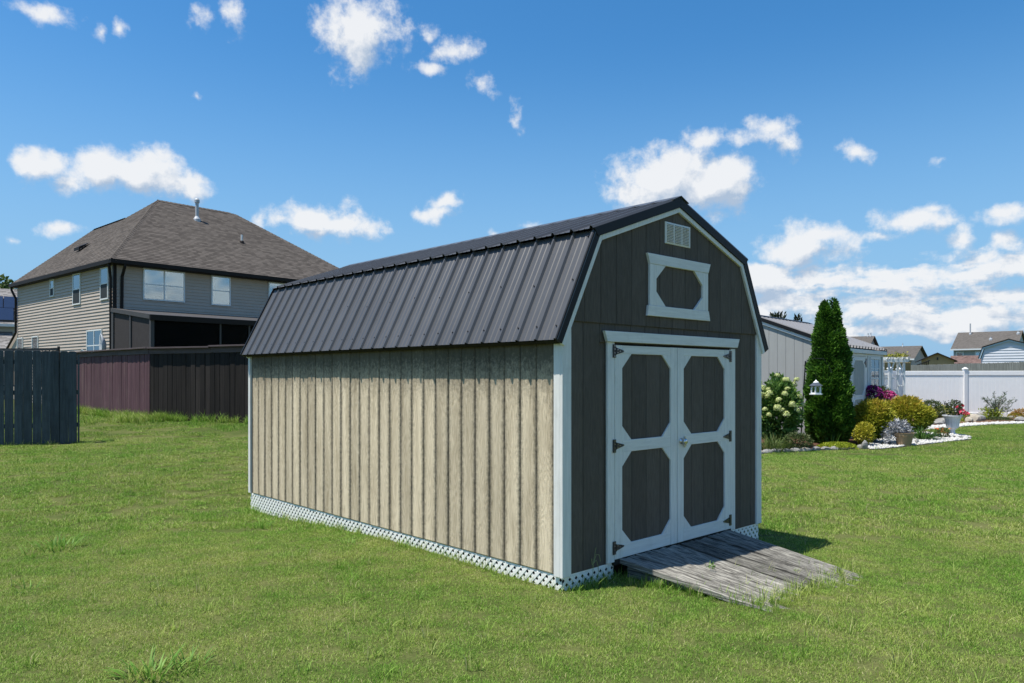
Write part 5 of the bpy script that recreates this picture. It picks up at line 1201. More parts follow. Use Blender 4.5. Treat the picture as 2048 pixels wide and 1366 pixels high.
# hydrangea
m_hyl = leaf_mat('hydrangea_leaves', [(.05, .11, .02), (.10, .20, .04), (.18, .30, .07)])
m_hyf = leaf_mat('cream_lime_florets', [(.40, .47, .15), (.58, .63, .25), (.70, .72, .40)], .25)
x, y, z = gp(1549, 892); hy = thing('hydrangea', 'panicle hydrangea bush covered in cream-lime flower heads against the grey shed', 'shrub', (x, y, z))
r = np.random.default_rng(8); mb = MB(); heads = []
for i in range(26):
    a_ = r.uniform(0, 6.28); s_ = r.uniform(.12, .62); hgt = r.uniform(.85, 1.72) * (1 - .22 * s_); e = np.array([math.cos(a_) * s_, math.sin(a_) * s_, hgt]); mb.tube([(r.uniform(-.08, .08), r.uniform(-.08, .08), 0), tuple(e * [.45, .45, .6]), tuple(e)], [.012, .008, .004], 5); heads.append(e)
mb.build('stems', m_bark, hy)
n = 6400; u = unit(r.normal(size=(n, 3))); u[:, 2] = np.abs(u[:, 2]) * np.where(r.random(n) < .36, -.8, 1); rr = r.uniform(.55, 1.0, n) ** .6
lq = unit(r.normal(size=(26, 3))); bq = np.clip(((u @ lq.T).max(1) - .88) / .1, 0, 1); P = u * (rr * (.74 + .36 * bq))[:, None] * [.56, .56, .90] + [0, 0, .66]; P = P[(P[:, 2] > .04)]; n = len(P)
leaves('foliage', P, unit(P - [0, 0, .5]) + r.normal(size=(n, 3)) * .55, r.uniform(.07, .13, n), r.uniform(.045, .075, n), m_hyl, hy, cup=.12)
def head_mesh(seed):
    q = np.random.default_rng(seed); n = 170; u = unit(q.normal(size=(n, 3))); u[:, 2] = np.abs(u[:, 2]) * 1.0 - .15
    P = u * q.uniform(.75, 1.0, (n, 1)) * [.085, .085, .105]; S = unit(np.cross(u, q.normal(size=(n, 3)))); V, F = leaf_arrays(P - S * .014, S + u * .25, .028, .026, .1, u, q)
    return np_mesh('flower_head', V, F, m_hyf, np.repeat(q.random(n), 2))
hm = [head_mesh(i) for i in range(4)]; pts = list(heads)
for i in range(34):
    a_ = -1.57 + r.normal() * 1.3; el = r.uniform(-.25, 1.35); pts.append(np.array([math.cos(a_) * .60 * math.cos(el), math.sin(a_) * .60 * math.cos(el), .80 + .86 * math.sin(el)]))
for i, e in enumerate(pts):
    if e[2] < .3: continue
    o = link('flower_head', hm[i % 4], hy, tuple(e), (r.uniform(-.5, .5), r.uniform(-.5, .5), r.uniform(0, 6))); s_ = r.uniform(.7, 1.15); o.scale = (s_, s_, s_ * .9)
# gold cypresses and other shrubs
def dome_shrub(name, label, px, py, rx, ry, h, n, mats, ln, wd, seed, loose=.3, droop=0., topbias=.6, base=.0, group=None, cat='shrub', lumps=40, zoff=0):
    x, y, z = gp(px, py) if not isinstance(px, tuple) else px
    q = np.random.default_rng(seed); t = thing(name, label, cat, (x, y, z), 0, group)
    u = unit(q.normal(size=(n, 3))); u[:, 2] = np.where(q.random(n) < .8, np.abs(u[:, 2]), -np.abs(u[:, 2]) * .5)
    L3 = unit(q.normal(size=(lumps, 3))); L3[:, 2] = np.abs(L3[:, 2]); b = (u @ L3.T).max(1); b = np.clip((b - .90) / .09, 0, 1)
    P = u * [rx, ry, h * .62] * ((.76 + .28 * b) * np.where(q.random(n) < .8, q.uniform(.9, 1.05, n), q.uniform(.5, .9, n)))[:, None] + [0, 0, h * .40]
    k = P[:, 2] > .0; P, u, b = P[k], u[k], b[k]; m = len(P)
    D = u + q.normal(size=(m, 3)) * loose + [0, 0, -droop]
    leaves('foliage', P, D, q.uniform(.6, 1.4, m) * ln, q.uniform(.7, 1.2, m) * wd, mats, t, var=topbias * np.clip(P[:, 2] / h, 0, 1) + (1 - topbias) * (.55 * b + .45 * q.random(m)) + q.normal(size=m) * .08, cup=.1)  # leaf tint rises with height and on the lumps, plus random variation
    mb = MB()
    for i in range(5): a_ = q.uniform(0, 6.28); mb.tube([(0, 0, -.05), (math.cos(a_) * rx * .25, math.sin(a_) * ry * .25, h * .3), (math.cos(a_) * rx * .55, math.sin(a_) * ry * .55, h * .62)], [.015, .01, .005], 5)
    mb.build('stems', m_bark, t); return t
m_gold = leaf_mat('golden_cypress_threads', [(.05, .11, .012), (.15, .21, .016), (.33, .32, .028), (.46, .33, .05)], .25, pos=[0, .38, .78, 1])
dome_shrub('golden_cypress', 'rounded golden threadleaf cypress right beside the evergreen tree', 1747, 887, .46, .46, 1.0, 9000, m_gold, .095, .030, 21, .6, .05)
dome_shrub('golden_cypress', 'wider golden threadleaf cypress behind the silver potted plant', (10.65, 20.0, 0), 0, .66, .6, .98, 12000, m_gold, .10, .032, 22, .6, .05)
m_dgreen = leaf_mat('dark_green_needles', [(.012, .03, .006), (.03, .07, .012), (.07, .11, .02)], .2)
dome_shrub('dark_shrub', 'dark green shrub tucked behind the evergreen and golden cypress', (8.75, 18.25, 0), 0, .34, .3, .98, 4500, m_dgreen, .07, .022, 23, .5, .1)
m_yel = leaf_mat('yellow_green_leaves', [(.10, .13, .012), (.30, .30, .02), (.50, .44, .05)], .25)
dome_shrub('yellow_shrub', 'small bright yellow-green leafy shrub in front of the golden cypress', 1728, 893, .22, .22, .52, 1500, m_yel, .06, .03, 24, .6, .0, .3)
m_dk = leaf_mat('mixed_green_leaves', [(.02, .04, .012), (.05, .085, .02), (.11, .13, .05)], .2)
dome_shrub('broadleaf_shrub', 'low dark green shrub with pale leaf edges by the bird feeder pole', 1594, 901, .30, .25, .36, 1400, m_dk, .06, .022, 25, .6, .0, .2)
m_sil = leaf_mat('silver_dusty_miller', [(.22, .22, .24), (.40, .41, .44), (.60, .61, .63)], .1)
m_lime = leaf_mat('lime_sedum', [(.15, .22, .012), (.30, .36, .02), (.44, .47, .05)], .25)
def mat_plant(label, px0, px1, py, h, mats, n, seed, depth=.3):
    a_, b_ = gp(px0, py), gp(px1, py); w = math.hypot(b_[0] - a_[0], b_[1] - a_[1]); q = np.random.default_rng(seed); t = thing('groundcover_plant', label, 'groundcover', ((a_[0] + b_[0]) / 2, (a_[1] + b_[1]) / 2, a_[2]))
    P = np.stack([q.uniform(-1, 1, n), q.uniform(-1, 1, n), np.zeros(n)], 1); rr = np.hypot(P[:, 0], P[:, 1]); P = P[rr < 1 + .1 * np.sin(np.arctan2(P[:, 1], P[:, 0]) * 7)]; rr = np.hypot(P[:, 0], P[:, 1])
    P[:, 2] = h * np.sqrt(np.clip(1.1 - rr ** 2, 0, 1)) * q.uniform(.6, 1, len(P)); P[:, 0] *= w / 2; P[:, 1] *= depth
    leaves('foliage', P, q.normal(size=P.shape) * .6 + [0, 0, .7], q.uniform(.03, .05, len(P)), q.uniform(.014, .024, len(P)), mats, t); return t
mat_plant('bright lime sedum mat spilling over the edging stones at the foot of the evergreen', 1637, 1712, 897.5, .13, m_lime, 3600, 3, .28)
mat_plant('yellow-green groundcover on the back bed under the white fence post', 1924, 1954, 840, .22, m_lime, 1500, 4, .4)
mat_plant('small lime groundcover tuft beside the broad flat-topped rock', 1961, 1976, 840, .16, m_lime, 500, 5, .25)
mat_plant('lime tuft at the urn side under the red flowers', 1914, 1926, 847, .2, m_lime, 400, 6, .2)
mat_plant('lime tuft at the foot of the wider golden cypress', 1842, 1852, 855, .16, m_lime, 300, 7, .2)
mat_plant('yellow-green groundcover at the right edge of the back bed', 2020, 2046, 838, .25, m_yel, 900, 8, .4)
mat_plant('brownish green creeping groundcover at the foot of the willowy shrub', 1972, 2022, 842, .14, m_dk, 1600, 9, .5)
m_orange = leaf_mat('orange_red_petals', [(.35, .05, .015), (.60, .14, .03), (.60, .25, .06)], .2)
m_blade = leaf_mat('green_blades', [(.02, .06, .012), (.05, .12, .02), (.10, .19, .04)], .25)
m_blade2 = leaf_mat('olive_blades', [(.04, .08, .015), (.09, .14, .03), (.17, .20, .06)], .25)
def clump(name, label, px, py, n, ln, wd, spread, bend, mats, seed, cat='plant', up=1.0, group=None):
    x, y, z = gp(px, py); q = np.random.default_rng(seed); t = thing(name, label, cat, (x, y, z), 0, group); a_ = q.uniform(0, 6.28, n); s_ = q.random(n) ** .6
    B = np.stack([np.cos(a_) * s_ * spread * .4, np.sin(a_) * s_ * spread * .4, np.full(n, -.02)], 1); D = np.stack([np.cos(a_) * s_ * .75, np.sin(a_) * s_ * .75, np.full(n, up)], 1) + q.normal(size=(n, 3)) * .15
    ribbons('blades', B, D, q.uniform(.6, 1.15, n) * ln, wd, bend * q.uniform(.5, 1.3, n), mats, t, q.random(n)); return t
clump('border_grass', 'arching olive-green border grass clump at the foot of the hydrangea', 1545, 902, 260, .46, .013, .7, 1.1, m_blade2, 41)
clump('border_grass', 'second smaller border grass clump between hydrangea and feeder pole', 1572, 900, 120, .32, .012, .5, 1.1, m_blade2, 42)
clump('daylily', 'dark green strap-leaved daylily clump right of the tan flower pot', 1846, 880, 190, .52, .022, .55, 1.5, m_blade, 43)
clump('iris', 'few upright iris blades rising from the lime sedum before the evergreen', 1663, 892, 9, .48, .022, .2, .3, m_blade, 44, up=1.6)
def flowers(t, P, r0, mats, seed, petals=5, n=None, name='flower'):
    q = np.random.default_rng(seed); VV = []; FF = []; vv = []; o = 0
    for p in P:
        ax_ = unit(q.normal(size=3) * .7 + [0, -.3, .8]); a_ = unit(np.cross(ax_, [.3, .2, .9])); b_ = np.cross(ax_, a_); an = np.arange(petals) * 2 * math.pi / petals + q.random()
        D = np.cos(an)[:, None] * a_ + np.sin(an)[:, None] * b_ + ax_ * .35; V, F = leaf_arrays(np.repeat([p], petals, 0), D, r0 * q.uniform(.8, 1.2), r0 * .8, .12, np.repeat([ax_], petals, 0), q); VV.append(V); FF.append(F + o); o += len(V); vv += [q.random()] * (2 * petals)
    return link(name, np_mesh(name, np.concatenate(VV), np.concatenate(FF), mats, vv), t)
t = dome_shrub('red_flower', 'small orange-red flowering plant between daylily and white urn', 1885, 877, .16, .14, .26, 500, m_dk, .05, .02, 51, .6, 0, .2, cat='plant'); q = np.random.default_rng(3)
flowers(t, np.stack([q.uniform(-.16, .16, 26), q.uniform(-.14, .1, 26), q.uniform(.12, .30, 26)], 1), .03, m_orange, 4)
t = dome_shrub('orange_flower', 'little orange flower clump at the foot of the wider golden cypress', 1851, 850, .16, .15, .4, 400, m_dk, .06, .02, 52, .6, 0, .2, cat='plant'); flowers(t, np.stack([q.uniform(-.16, .16, 26), q.uniform(-.14, .1, 26), q.uniform(.2, .42, 26)], 1), .035, m_orange, 5)
m_red = leaf_mat('rose_red_petals', [(.40, .01, .03), (.62, .03, .08), (.70, .12, .2)], .2)
t = dome_shrub('red_flower', 'low red flowers on the back bed right beside the urn rim', 1925, 843, .22, .2, .3, 300, m_dk, .05, .02, 53, .6, 0, .2, cat='plant'); flowers(t, np.stack([q.uniform(-.2, .2, 34), q.uniform(-.2, .1, 34), q.uniform(.2, .34, 34)], 1), .045, m_red, 6)
dome_shrub('dark_shrub', 'dark green shrub between the wider golden cypress and the yellow shrub', 1862, 846, .42, .35, .75, 1700, m_dk, .08, .03, 54, .7, 0, .2)
dome_shrub('yellow_shrub', 'small golden yellow conifer in the back bed left of the urn flowers', 1886, 840, .36, .3, .5, 2200, m_yel, .07, .02, 55, .6, 0, .3)
dome_shrub('rust_shrub', 'low rust-brown shrub under the small golden yellow conifer', 1880, 846, .42, .3, .26, 700, leaf_mat('rusty_leaves', [(.05, .03, .015), (.12, .07, .03), (.14, .14, .03)], .2), .07, .03, 56, .7, 0, .2)
dome_shrub('rust_shrub', 'low orange-brown shrub at the far right edge of the back bed', 2042, 838, .3, .3, .34, 800, leaf_mat('orange_brown_leaves', [(.16, .10, .04), (.34, .16, .06), (.40, .30, .08)], .2), .07, .03, 57, .7, 0, .2)
# willowy shrub before the white fence
x, y, z = gp(1993, 840); ws = thing('willowy_shrub', 'loose upright silvery green shrub in front of the white fence', 'shrub', (x, y, z)); q = np.random.default_rng(61); mb = MB(); P = []; D = []
for i in range(46):
    a_ = q.uniform(0, 6.28); s_ = q.uniform(.1, .62); e = np.array([math.cos(a_) * s_ + .05, math.sin(a_) * s_ * .6, q.uniform(.45, 1.12) * (1.05 - s_ * .5)]); m_ = e * [.35, .35, .6]; mb.tube([(0, 0, 0), tuple(m_), tuple(e)], [.010, .006, .002], 4)
    for k in range(15): f = q.uniform(.3, 1); p = m_ * (1 - f) + e * f if f > .35 else m_; P.append(p); D.append(unit(e - m_) * .7 + q.normal(size=3) * .6)
mb.build('stems', m_bark, ws); leaves('foliage', P, D, q.uniform(.08, .15, len(P)), .024, leaf_mat('silvery_leaves', [(.05, .09, .04), (.13, .17, .11), (.25, .29, .22)], .25), ws)
n = 300; leaves('foliage', np.stack([q.normal(size=n) * .16 - .22, q.normal(size=n) * .15, q.uniform(.05, .45, n)], 1), q.normal(size=(n, 3)), .1, .05, m_lime, ws)
# tan pot with dusty miller
m_tanpot = M('tan_plastic_pot', (.36, .25, .145), .55, .3, .06, 5)
x, y, z = gp(1808, 892); pot = tag(MB().lathe([(.145, .01), (.15, .0), (.152, .02), (.195, .235), (.21, .24), (.215, .30), (.222, .305), (.222, .315), (.205, .315), (.19, .27), (.01, .265)], 28).build('flower_pot', m_tanpot, None, (x, y, z), smooth=False), 'tan round flower pot standing on the white gravel', 'flower pot')
ds = thing('dusty_miller', 'silver-grey dusty miller plant spilling left over the tan pot', 'plant', (x - .07, y + .06, z + .33)); q = np.random.default_rng(71); n = 1700
u = unit(q.normal(size=(n, 3))); u[:, 2] = np.abs(u[:, 2]); P = u * (q.uniform(.4, 1, n) ** .5)[:, None] * (1 + .25 * np.sin(u @ np.array([9., 5., 7.])))[:, None] * [.27, .2, .24]; P[:, 0] -= .05; k = (P[:, 0] < -.13) & (q.random(n) < .6); P[k, 2] -= q.uniform(0, .3, k.sum()); P[k, 0] -= .05
leaves('foliage', P, u + q.normal(size=(n, 3)) * .7, q.uniform(.05, .09, n), q.uniform(.02, .03, n), m_sil, ds, var=q.random(n)); mb = MB(); mb.tube([(.05, 0, -.03), (.02, 0, .1), (-.08, 0, .2)], .012, 5); mb.build('stems', m_bark, ds)
# white urn with roses
m_urn = M('white_cast_urn', (.62, .64, .68), .45, .35, .05, 10)
flute = lambda k, i: 1 - (.045 if (i % 3 == 0 and 6 <= k <= 11) else 0)
x, y, z = urn_p; z += .05
urn = tag(MB().lathe([(.13, -.05), (.13, .03), (.11, .05), (.062, .08), (.058, .15), (.085, .165), (.095, .19), (.14, .215), (.155, .28), (.165, .36), (.185, .44), (.215, .50), (.24, .525), (.24, .545), (.22, .545), (.20, .50), (.01, .49)], 48, flute=flute).build('garden_urn', m_urn, None, (x, y, z)), 'white fluted garden urn standing on a mound of white gravel', 'urn')
rs_ = thing('rose_plant', 'rose-red flowers and dark foliage growing from the white urn', 'plant', (x + .02, y, z + .5)); q = np.random.default_rng(81); n = 420
u = unit(q.normal(size=(n, 3))); P = u * (q.random(n) ** .4)[:, None] * [.22, .2, .22] + [0.03, 0, .22]; P[P[:, 2] < 0, 2] = .03; leaves('foliage', P, u + q.normal(size=(n, 3)) * .6, .06, .035, m_dk, rs_); mb = MB()
Pl = []
for e in ((-.22, 0, .42), (-.12, .03, .28), (.02, -.02, .42), (.1, 0, .44), (.22, -.03, .3), (.2, 0, .2)):
    mb.tube([(0, 0, -.03), (e[0] * .5, e[1], e[2] * .6), e], .008, 5); Pl += [np.array(e) * f + q.normal(size=3) * .03 for f in (.6, .7, .8, .9, 1, 1, 1.02, .95)]
mb.build('stems', m_bark, rs_); leaves('foliage', Pl, q.normal(size=(len(Pl), 3)), .06, .04, leaf_mat('bronze_leaves', [(.05, .05, .03), (.10, .09, .06), (.13, .15, .09)], .2), rs_)
flowers(rs_, np.array([(.0, -.16, .27), (.03, -.17, .25), (.12, -.15, .20), (.15, -.14, .21), (.22, -.1, .15), (.24, -.1, .14), (.20, -.05, .28), (.22, -.05, .3), (.06, -.2, .16), (.09, -.2, .12), (-.02, -.18, .29), (.17, -.15, .19)]), .05, m_red, 9, 8)
# petunias in a tall pale planter by the shed door
tl = thing('stone_planter', 'tall pale grey planter beside the garden shed door', 'planter', (10.25, 20.75, 0)); MB().lathe([(.24, 0), (.24, .05), (.17, .1), (.15, .5), (.2, .58), (.3, .72), (.34, .92), (.36, .95), (.33, .95), (.30, .88), (.01, .86)], 24).build('planter_bowl', M('pale_grey_stone', (.42, .45, .44), .8, .2, .1, 6), tl)
pt = thing('petunia', 'magenta and pink petunias mounded over the tall planter by the shed door', 'flowers', (10.25, 20.75, .88)); q = np.random.default_rng(91)
n = 900; u = unit(q.normal(size=(n, 3))); P = u * (q.random(n) ** .4)[:, None] * [.42, .32, .26] + [.0, 0, .22]; leaves('foliage', P, u + q.normal(size=(n, 3)) * .5, .06, .035, m_dk, pt)
n = 600; a_ = q.uniform(0, 6.28, n); leaves('trailing_leaves', np.stack([np.cos(a_) * q.uniform(.28, .4, n) - .06, np.sin(a_) * q.uniform(.26, .38, n), q.uniform(-.55, .12, n)], 1), q.normal(size=(n, 3)) + [0, -.4, -.4], .06, .045, leaf_mat('grey_green_ivy', [(.06, .10, .06), (.13, .18, .11), (.30, .34, .22)], .2), pt)
m_mag = leaf_mat('magenta_petals', [(.10, .005, .07), (.20, .01, .14), (.30, .03, .22)], .25); m_pink = leaf_mat('pink_petals', [(.38, .02, .16), (.55, .06, .26), (.66, .18, .38)], .25)
def mound(c, rr, n): u = unit(q.normal(size=(n, 3))); u[:, 2] = np.abs(u[:, 2]) * 1.0 - .35; return u * rr + c
flowers(pt, mound(np.array([-.16, -.02, .30]), np.array([.27, .3, .28]), 210), .045, m_mag, 92); flowers(pt, mound(np.array([.24, -.05, .18]), np.array([.27, .3, .24]), 200), .045, m_pink, 93)
flowers(pt, mound(np.array([-.34, -.15, .02]), np.array([.12, .14, .2]), 50), .045, m_mag, 94)
# bird feeder, its pole and the wire ornament
x, y, z = gp(1601, 884); tip = at(1611, 722, y); tipw = Vector(tip)
pole = thing('feeder_pole', 'black iron shepherd hook pole leaning beside the tall evergreen', 'pole', (x, y, z)); T = tipw - Vector((x, y, z)); fx = at(1632, 751, y - .0); F_ = Vector(fx) - Vector((x, y, z))
mb = MB(); mb.tube([(0, 0, -.1), tuple(T * .5), tuple(T)], .017, 7); mb.build('pole', m_black, pole)
mb = MB(); c = T; mb.tube([tuple(T - Vector((.0, 0, .02))), (T.x + .04, -.40, T.z + .06), (T.x + .12, -.78, T.z + .04), (F_.x - .02, -.86, F_.z + .16), (F_.x, -.88, F_.z + .06), (F_.x + .02, -.88, F_.z + .09)], .005, 6)
mb.tube([tuple(T - Vector((.015, 0, .12))), (T.x + .05, -.02, T.z - .10), (T.x + .07, -.03, T.z - .16), (T.x + .035, -.02, T.z - .2), (T.x + .07, -.03, T.z - .30), (T.x - .0, -.0, T.z - .34)], .007, 6); mb.build('hook', m_black, pole)
m_wplastic = M('white_feeder_plastic', (.74, .76, .76), .35, .4, .03, 5); m_froofm = M('slate_blue_feeder_roof', (.06, .075, .10), .7, .2, .05, 5)
Yf = y - .88; s_ = Yf / FPX; fc = at(1632, 789.5, Yf); fd = thing('bird_feeder', 'white gazebo bird feeder with slate roof hanging before the evergreen', 'bird feeder', fc)
MB().lathe([(.10, 0), (.158, .004), (.158, .028), (.15, .03), (.10, .03)], 6).build('tray', m_wplastic, fd); MB().lathe([(.158, .205), (.165, .212), (.06, .285), (.055, .285), (.1, .21)], 6).build('roof', m_froofm, fd); MB().lathe([(.066, .285), (.06, .30), (.03, .318), (.012, .345), (.004, .352)], 10).build('finial', m_wplastic, fd)
for i in range(6):
    a_ = i * math.pi / 3; b_ = a_ + math.pi / 3; mb = MB(); cx_, cy_ = .108 * math.cos(a_), .108 * math.sin(a_); mb.box(cx_ - .012, cx_ + .012, cy_ - .012, cy_ + .012, .03, .21); mb.build('post', m_wplastic, fd)
    A_ = Vector((.104 * math.cos(a_), .104 * math.sin(a_), 0)); B_ = Vector((.104 * math.cos(b_), .104 * math.sin(b_), 0)); U_ = (B_ - A_); L_ = U_.length; U_.normalize(); Nn = Vector((U_.y, -U_.x, 0)); mb = MB(); fr = lambda u, v, w: tuple(A_ + U_ * u + Nn * w + Vector((0, 0, v)))
    m_ = 8; arch = [(L_ / 2 - (L_ / 2 - .016) * math.cos(math.pi * k / m_), .155 + .035 * math.sin(math.pi * k / m_)) for k in range(m_ + 1)]
    for k in range(m_): mb.plate([arch[k], arch[k + 1], (arch[k + 1][0], .212), (arch[k][0], .212)], fr, -.003, .003)
    mb.plate(rect(.01, L_ - .01, .03, .052), fr, -.003, .003); mb.build('arch_panel', m_wplastic, fd); part([rect(.014, L_ - .014, .05, .19)], fr, -.006, -.004, pane_mat('feeder_window_%d' % i, (.8, .86, .8), .05), 'window_panel', fd, 0)
MB().tube([(0, 0, .35), (0, 0, F_.z + z + .08 - fc[2])], .003, 5).build('hanger', m_black, fd)
x, y, z = gp(1693, 888); wo = thing('wire_ornament', 'black wire garden ornament with curled leaf in front of the golden cypress', 'garden ornament', (x, y, z))
mb = MB(); mb.tube([(0, 0, -.02), (.03, 0, .12), (.06, 0, .21), (.13, 0, .3), (.24, 0, .38)], .006, 6); mb.tube([(.06, 0, .21), (.16, 0, .235), (.24, 0, .25)], .005, 5); mb.tube([(.06, 0, .21), (.15, -.02, .26), (.23, -.02, .30)], .004, 5); mb.build('wire_stem', m_black, wo)
mb = MB(); mb.rock((.085, -.01, .17), (.05, .012, .035), 3, sub=2); mb.build('leaf', m_pipe, wo)
# vine over the arbour
vn = thing('vine', 'sparse yellow-green vine trailing over the white arbour top', 'vine', (ax(1787), AY, 2.28)); q = np.random.default_rng(101); n = 190; c = np.array([-.3, -.22, -.05, .12, .22, .3, .33])[q.integers(0, 7, n)]
P = np.stack([c + q.normal(size=n) * .07, q.normal(size=n) * .2, np.abs(q.normal(size=n)) * .06 + .0], 1); leaves('foliage', P, q.normal(size=(n, 3)) + [0, 0, .5], .08, .06, leaf_mat('vine_leaves', [(.06, .07, .02), (.20, .21, .03), (.45, .42, .05)], .25), vn); MB().tube([(-.5, 0, .03), (-.2, .1, .07), (.1, -.1, .06), (.45, 0, .03)], .012, 5).build('stems', m_bark, vn)

# ------------------------------------------------------------------ grass
tmpl = bpy.data.collections.new('grass_patches')
def patch_mesh(name, size, n, h0, h1, w, seg, seed, lean=.85, wide_tip=0):
    q = np.random.default_rng(seed); B = np.stack([q.uniform(-size / 2, size / 2, n), q.uniform(-size / 2, size / 2, n), np.full(n, -.008)], 1); a_ = q.uniform(0, 6.28, n); le = np.abs(q.normal(size=n)) * lean
    D = unit(np.stack([np.cos(a_) * le, np.sin(a_) * le, np.ones(n)], 1)); ln = q.uniform(h0, h1, n); S = np.stack([-np.sin(a_), np.cos(a_), np.zeros(n)], 1); turn = q.normal(size=n)[:, None] * .7; S = unit(S + turn * np.stack([np.cos(a_), np.sin(a_), np.zeros(n)], 1))
    W_ = (w * q.uniform(.7, 1.3, n))[:, None]; v = np.clip(q.beta(2.0, 2.4, n) + (q.random(n) < .10) * .35, 0, 1)
    if seg == 1: V = np.stack([B - S * W_ / 2, B + S * W_ / 2, B + D * ln[:, None]], 1).reshape(-1, 3); F = np.arange(n * 3).reshape(-1, 3); va = v
    else:
        M_ = B + D * ln[:, None] * .55; bend = unit(D + np.stack([np.cos(a_), np.sin(a_), -.5 * np.ones(n)], 1) * q.uniform(.1, .9, n)[:, None]); Tp = M_ + bend * ln[:, None] * .5
        V = np.stack([B - S * W_ / 2, B + S * W_ / 2, M_ - S * W_ * .42, M_ + S * W_ * .42, Tp], 1).reshape(-1, 3); o = np.arange(n)[:, None] * 5; F = np.concatenate([o + np.array(t_) for t_ in ((0, 1, 3), (0, 3, 2), (2, 3, 4))], 1).reshape(-1, 3); va = np.repeat(v, 3)
    ob = bpy.data.objects.new(name, np_mesh(name, V, F, m_grass, va)); return ob
def scatter(name, pts, idx, rot, scl, templates, label):
    col = bpy.data.collections.new(name + '_patches')
    for t_ in templates: col.objects.link(t_)
    me = bpy.data.meshes.new(name); me.vertices.add(len(pts)); me.vertices.foreach_set('co', np.asarray(pts, np.float32).ravel())
    for nm, ty, dat in (('idx', 'INT', idx), ('rot', 'FLOAT_VECTOR', rot), ('scl', 'FLOAT_VECTOR', scl)):
        a_ = me.attributes.new(nm, ty, 'POINT'); a_.data.foreach_set('value' if ty == 'INT' else 'vector', np.asarray(dat, np.int32 if ty == 'INT' else np.float32).ravel())
    o = link(name, me); setting(o, 'stuff'); o['label'] = label
    ng = bpy.data.node_groups.new(name + '_scatter', 'GeometryNodeTree'); ng.interface.new_socket('Geometry', in_out='INPUT', socket_type='NodeSocketGeometry'); ng.interface.new_socket('Geometry', in_out='OUTPUT', socket_type='NodeSocketGeometry')
    N = ng.nodes; L = ng.links; gi = N.new('NodeGroupInput'); go = N.new('NodeGroupOutput'); ip = N.new('GeometryNodeInstanceOnPoints'); ci = N.new('GeometryNodeCollectionInfo'); ci.inputs['Collection'].default_value = col; ci.inputs['Separate Children'].default_value = True; ci.inputs['Reset Children'].default_value = True
    ip.inputs['Pick Instance'].default_value = True; L.new(gi.outputs[0], ip.inputs['Points']); L.new(ci.outputs[0], ip.inputs['Instance'])
    for nm, ty, sk in (('idx', 'INT', 'Instance Index'), ('rot', 'FLOAT_VECTOR', 'Rotation'), ('scl', 'FLOAT_VECTOR', 'Scale')):
        na_ = N.new('GeometryNodeInputNamedAttribute'); na_.data_type = ty; na_.inputs['Name'].default_value = nm; L.new(na_.outputs['Attribute'], ip.inputs[sk])
    L.new(ip.outputs[0], go.inputs[0]); md = o.modifiers.new('scatter', 'NODES'); md.node_group = ng; return o
foot = [tuple(shed_w(*p)[:2]) for p in ((0.02, -.02), (W - .02, -.02), (W - .02, -SL + .02), (.02, -SL + .02))]
rampf = [tuple(shed_w(*p)[:2]) for p in ((.62, 0), (2.48, 0), (2.38, 1.12), (.74, 1.16))]
houseline = [(-60, 27), (-13.0, 22.9), (-9.2, 19.0), (-4.9, 17.1), (2, 24), (2, 34), (-60, 60)]
gsf = [(8.40, 18.96), (8.40 + .651 * 4, 18.96 + .759 * 4), (8.40 + .651 * 4 - .759 * 4.4, 18.96 + .759 * 4 + .651 * 4.4), (8.40 - .759 * 4.4, 18.96 + .651 * 4.4)]
def field(Y0, Y1, size, overlap, seed, jit=.5):
    q = np.random.default_rng(seed); st = size / overlap; X1 = Y1 * .80 + 1; gx_, gy_ = np.meshgrid(np.arange(-X1, X1, st), np.arange(Y0, Y1, st)); X = (gx_ + q.uniform(-jit, jit, gx_.shape) * st).ravel(); Y = (gy_ + q.uniform(-jit, jit, gy_.shape) * st).ravel()
    k = (np.abs(X) < Y * .78 + .8) & (Y >= Y0) & (Y < Y1)
    for poly in (foot, rampf, bed, bed2, grav, g2, houseline, gsf): k &= ~inside(X, Y, poly)
    k &= ~((Y > 29.6) | (Y > 29.7 - .28 * (X - 15.55))); return X[k], Y[k], q
def slope_rot(X, Y, q):
    e = .15; dx = (gz(X + e, Y) - gz(X - e, Y)) / (2 * e); dy = (gz(X, Y + e) - gz(X, Y - e)) / (2 * e)
    return np.stack([np.arctan(dy), -np.arctan(dx), np.zeros_like(X)], 1)
for (nm, Y0, Y1, size, ovl, n, h0, h1, w, seg, lab) in (
        ('near_grass', 2.4, 8.2, .17, 1.45, 260, .014, .036, .0030, 2, 'short mown grass close to the camera and round the shed'),
        ('mid_grass', 8.2, 15.5, .34, 1.3, 430, .022, .052, .0050, 2, 'mown grass of the middle lawn'),
        ('far_grass', 15.5, 29.6, .7, 1.25, 620, .03, .06, .011, 1, 'mown grass of the far lawn')):
    X, Y, q = field(Y0, Y1, size, ovl, int(Y0 * 10)); n_ = len(X); rot = slope_rot(X, Y, q); rot[:, 2] = q.uniform(0, 6.28, n_)
    s_ = q.uniform(.75, 1.25, n_); scl = np.stack([np.ones(n_), np.ones(n_), s_], 1)
    scatter(nm, np.stack([X, Y, gz(X, Y)], 1), q.integers(0, 5, n_), rot, scl, [patch_mesh(nm + '_%d' % i, size, n, h0, h1, w, seg, 200 + i) for i in range(5)], lab)
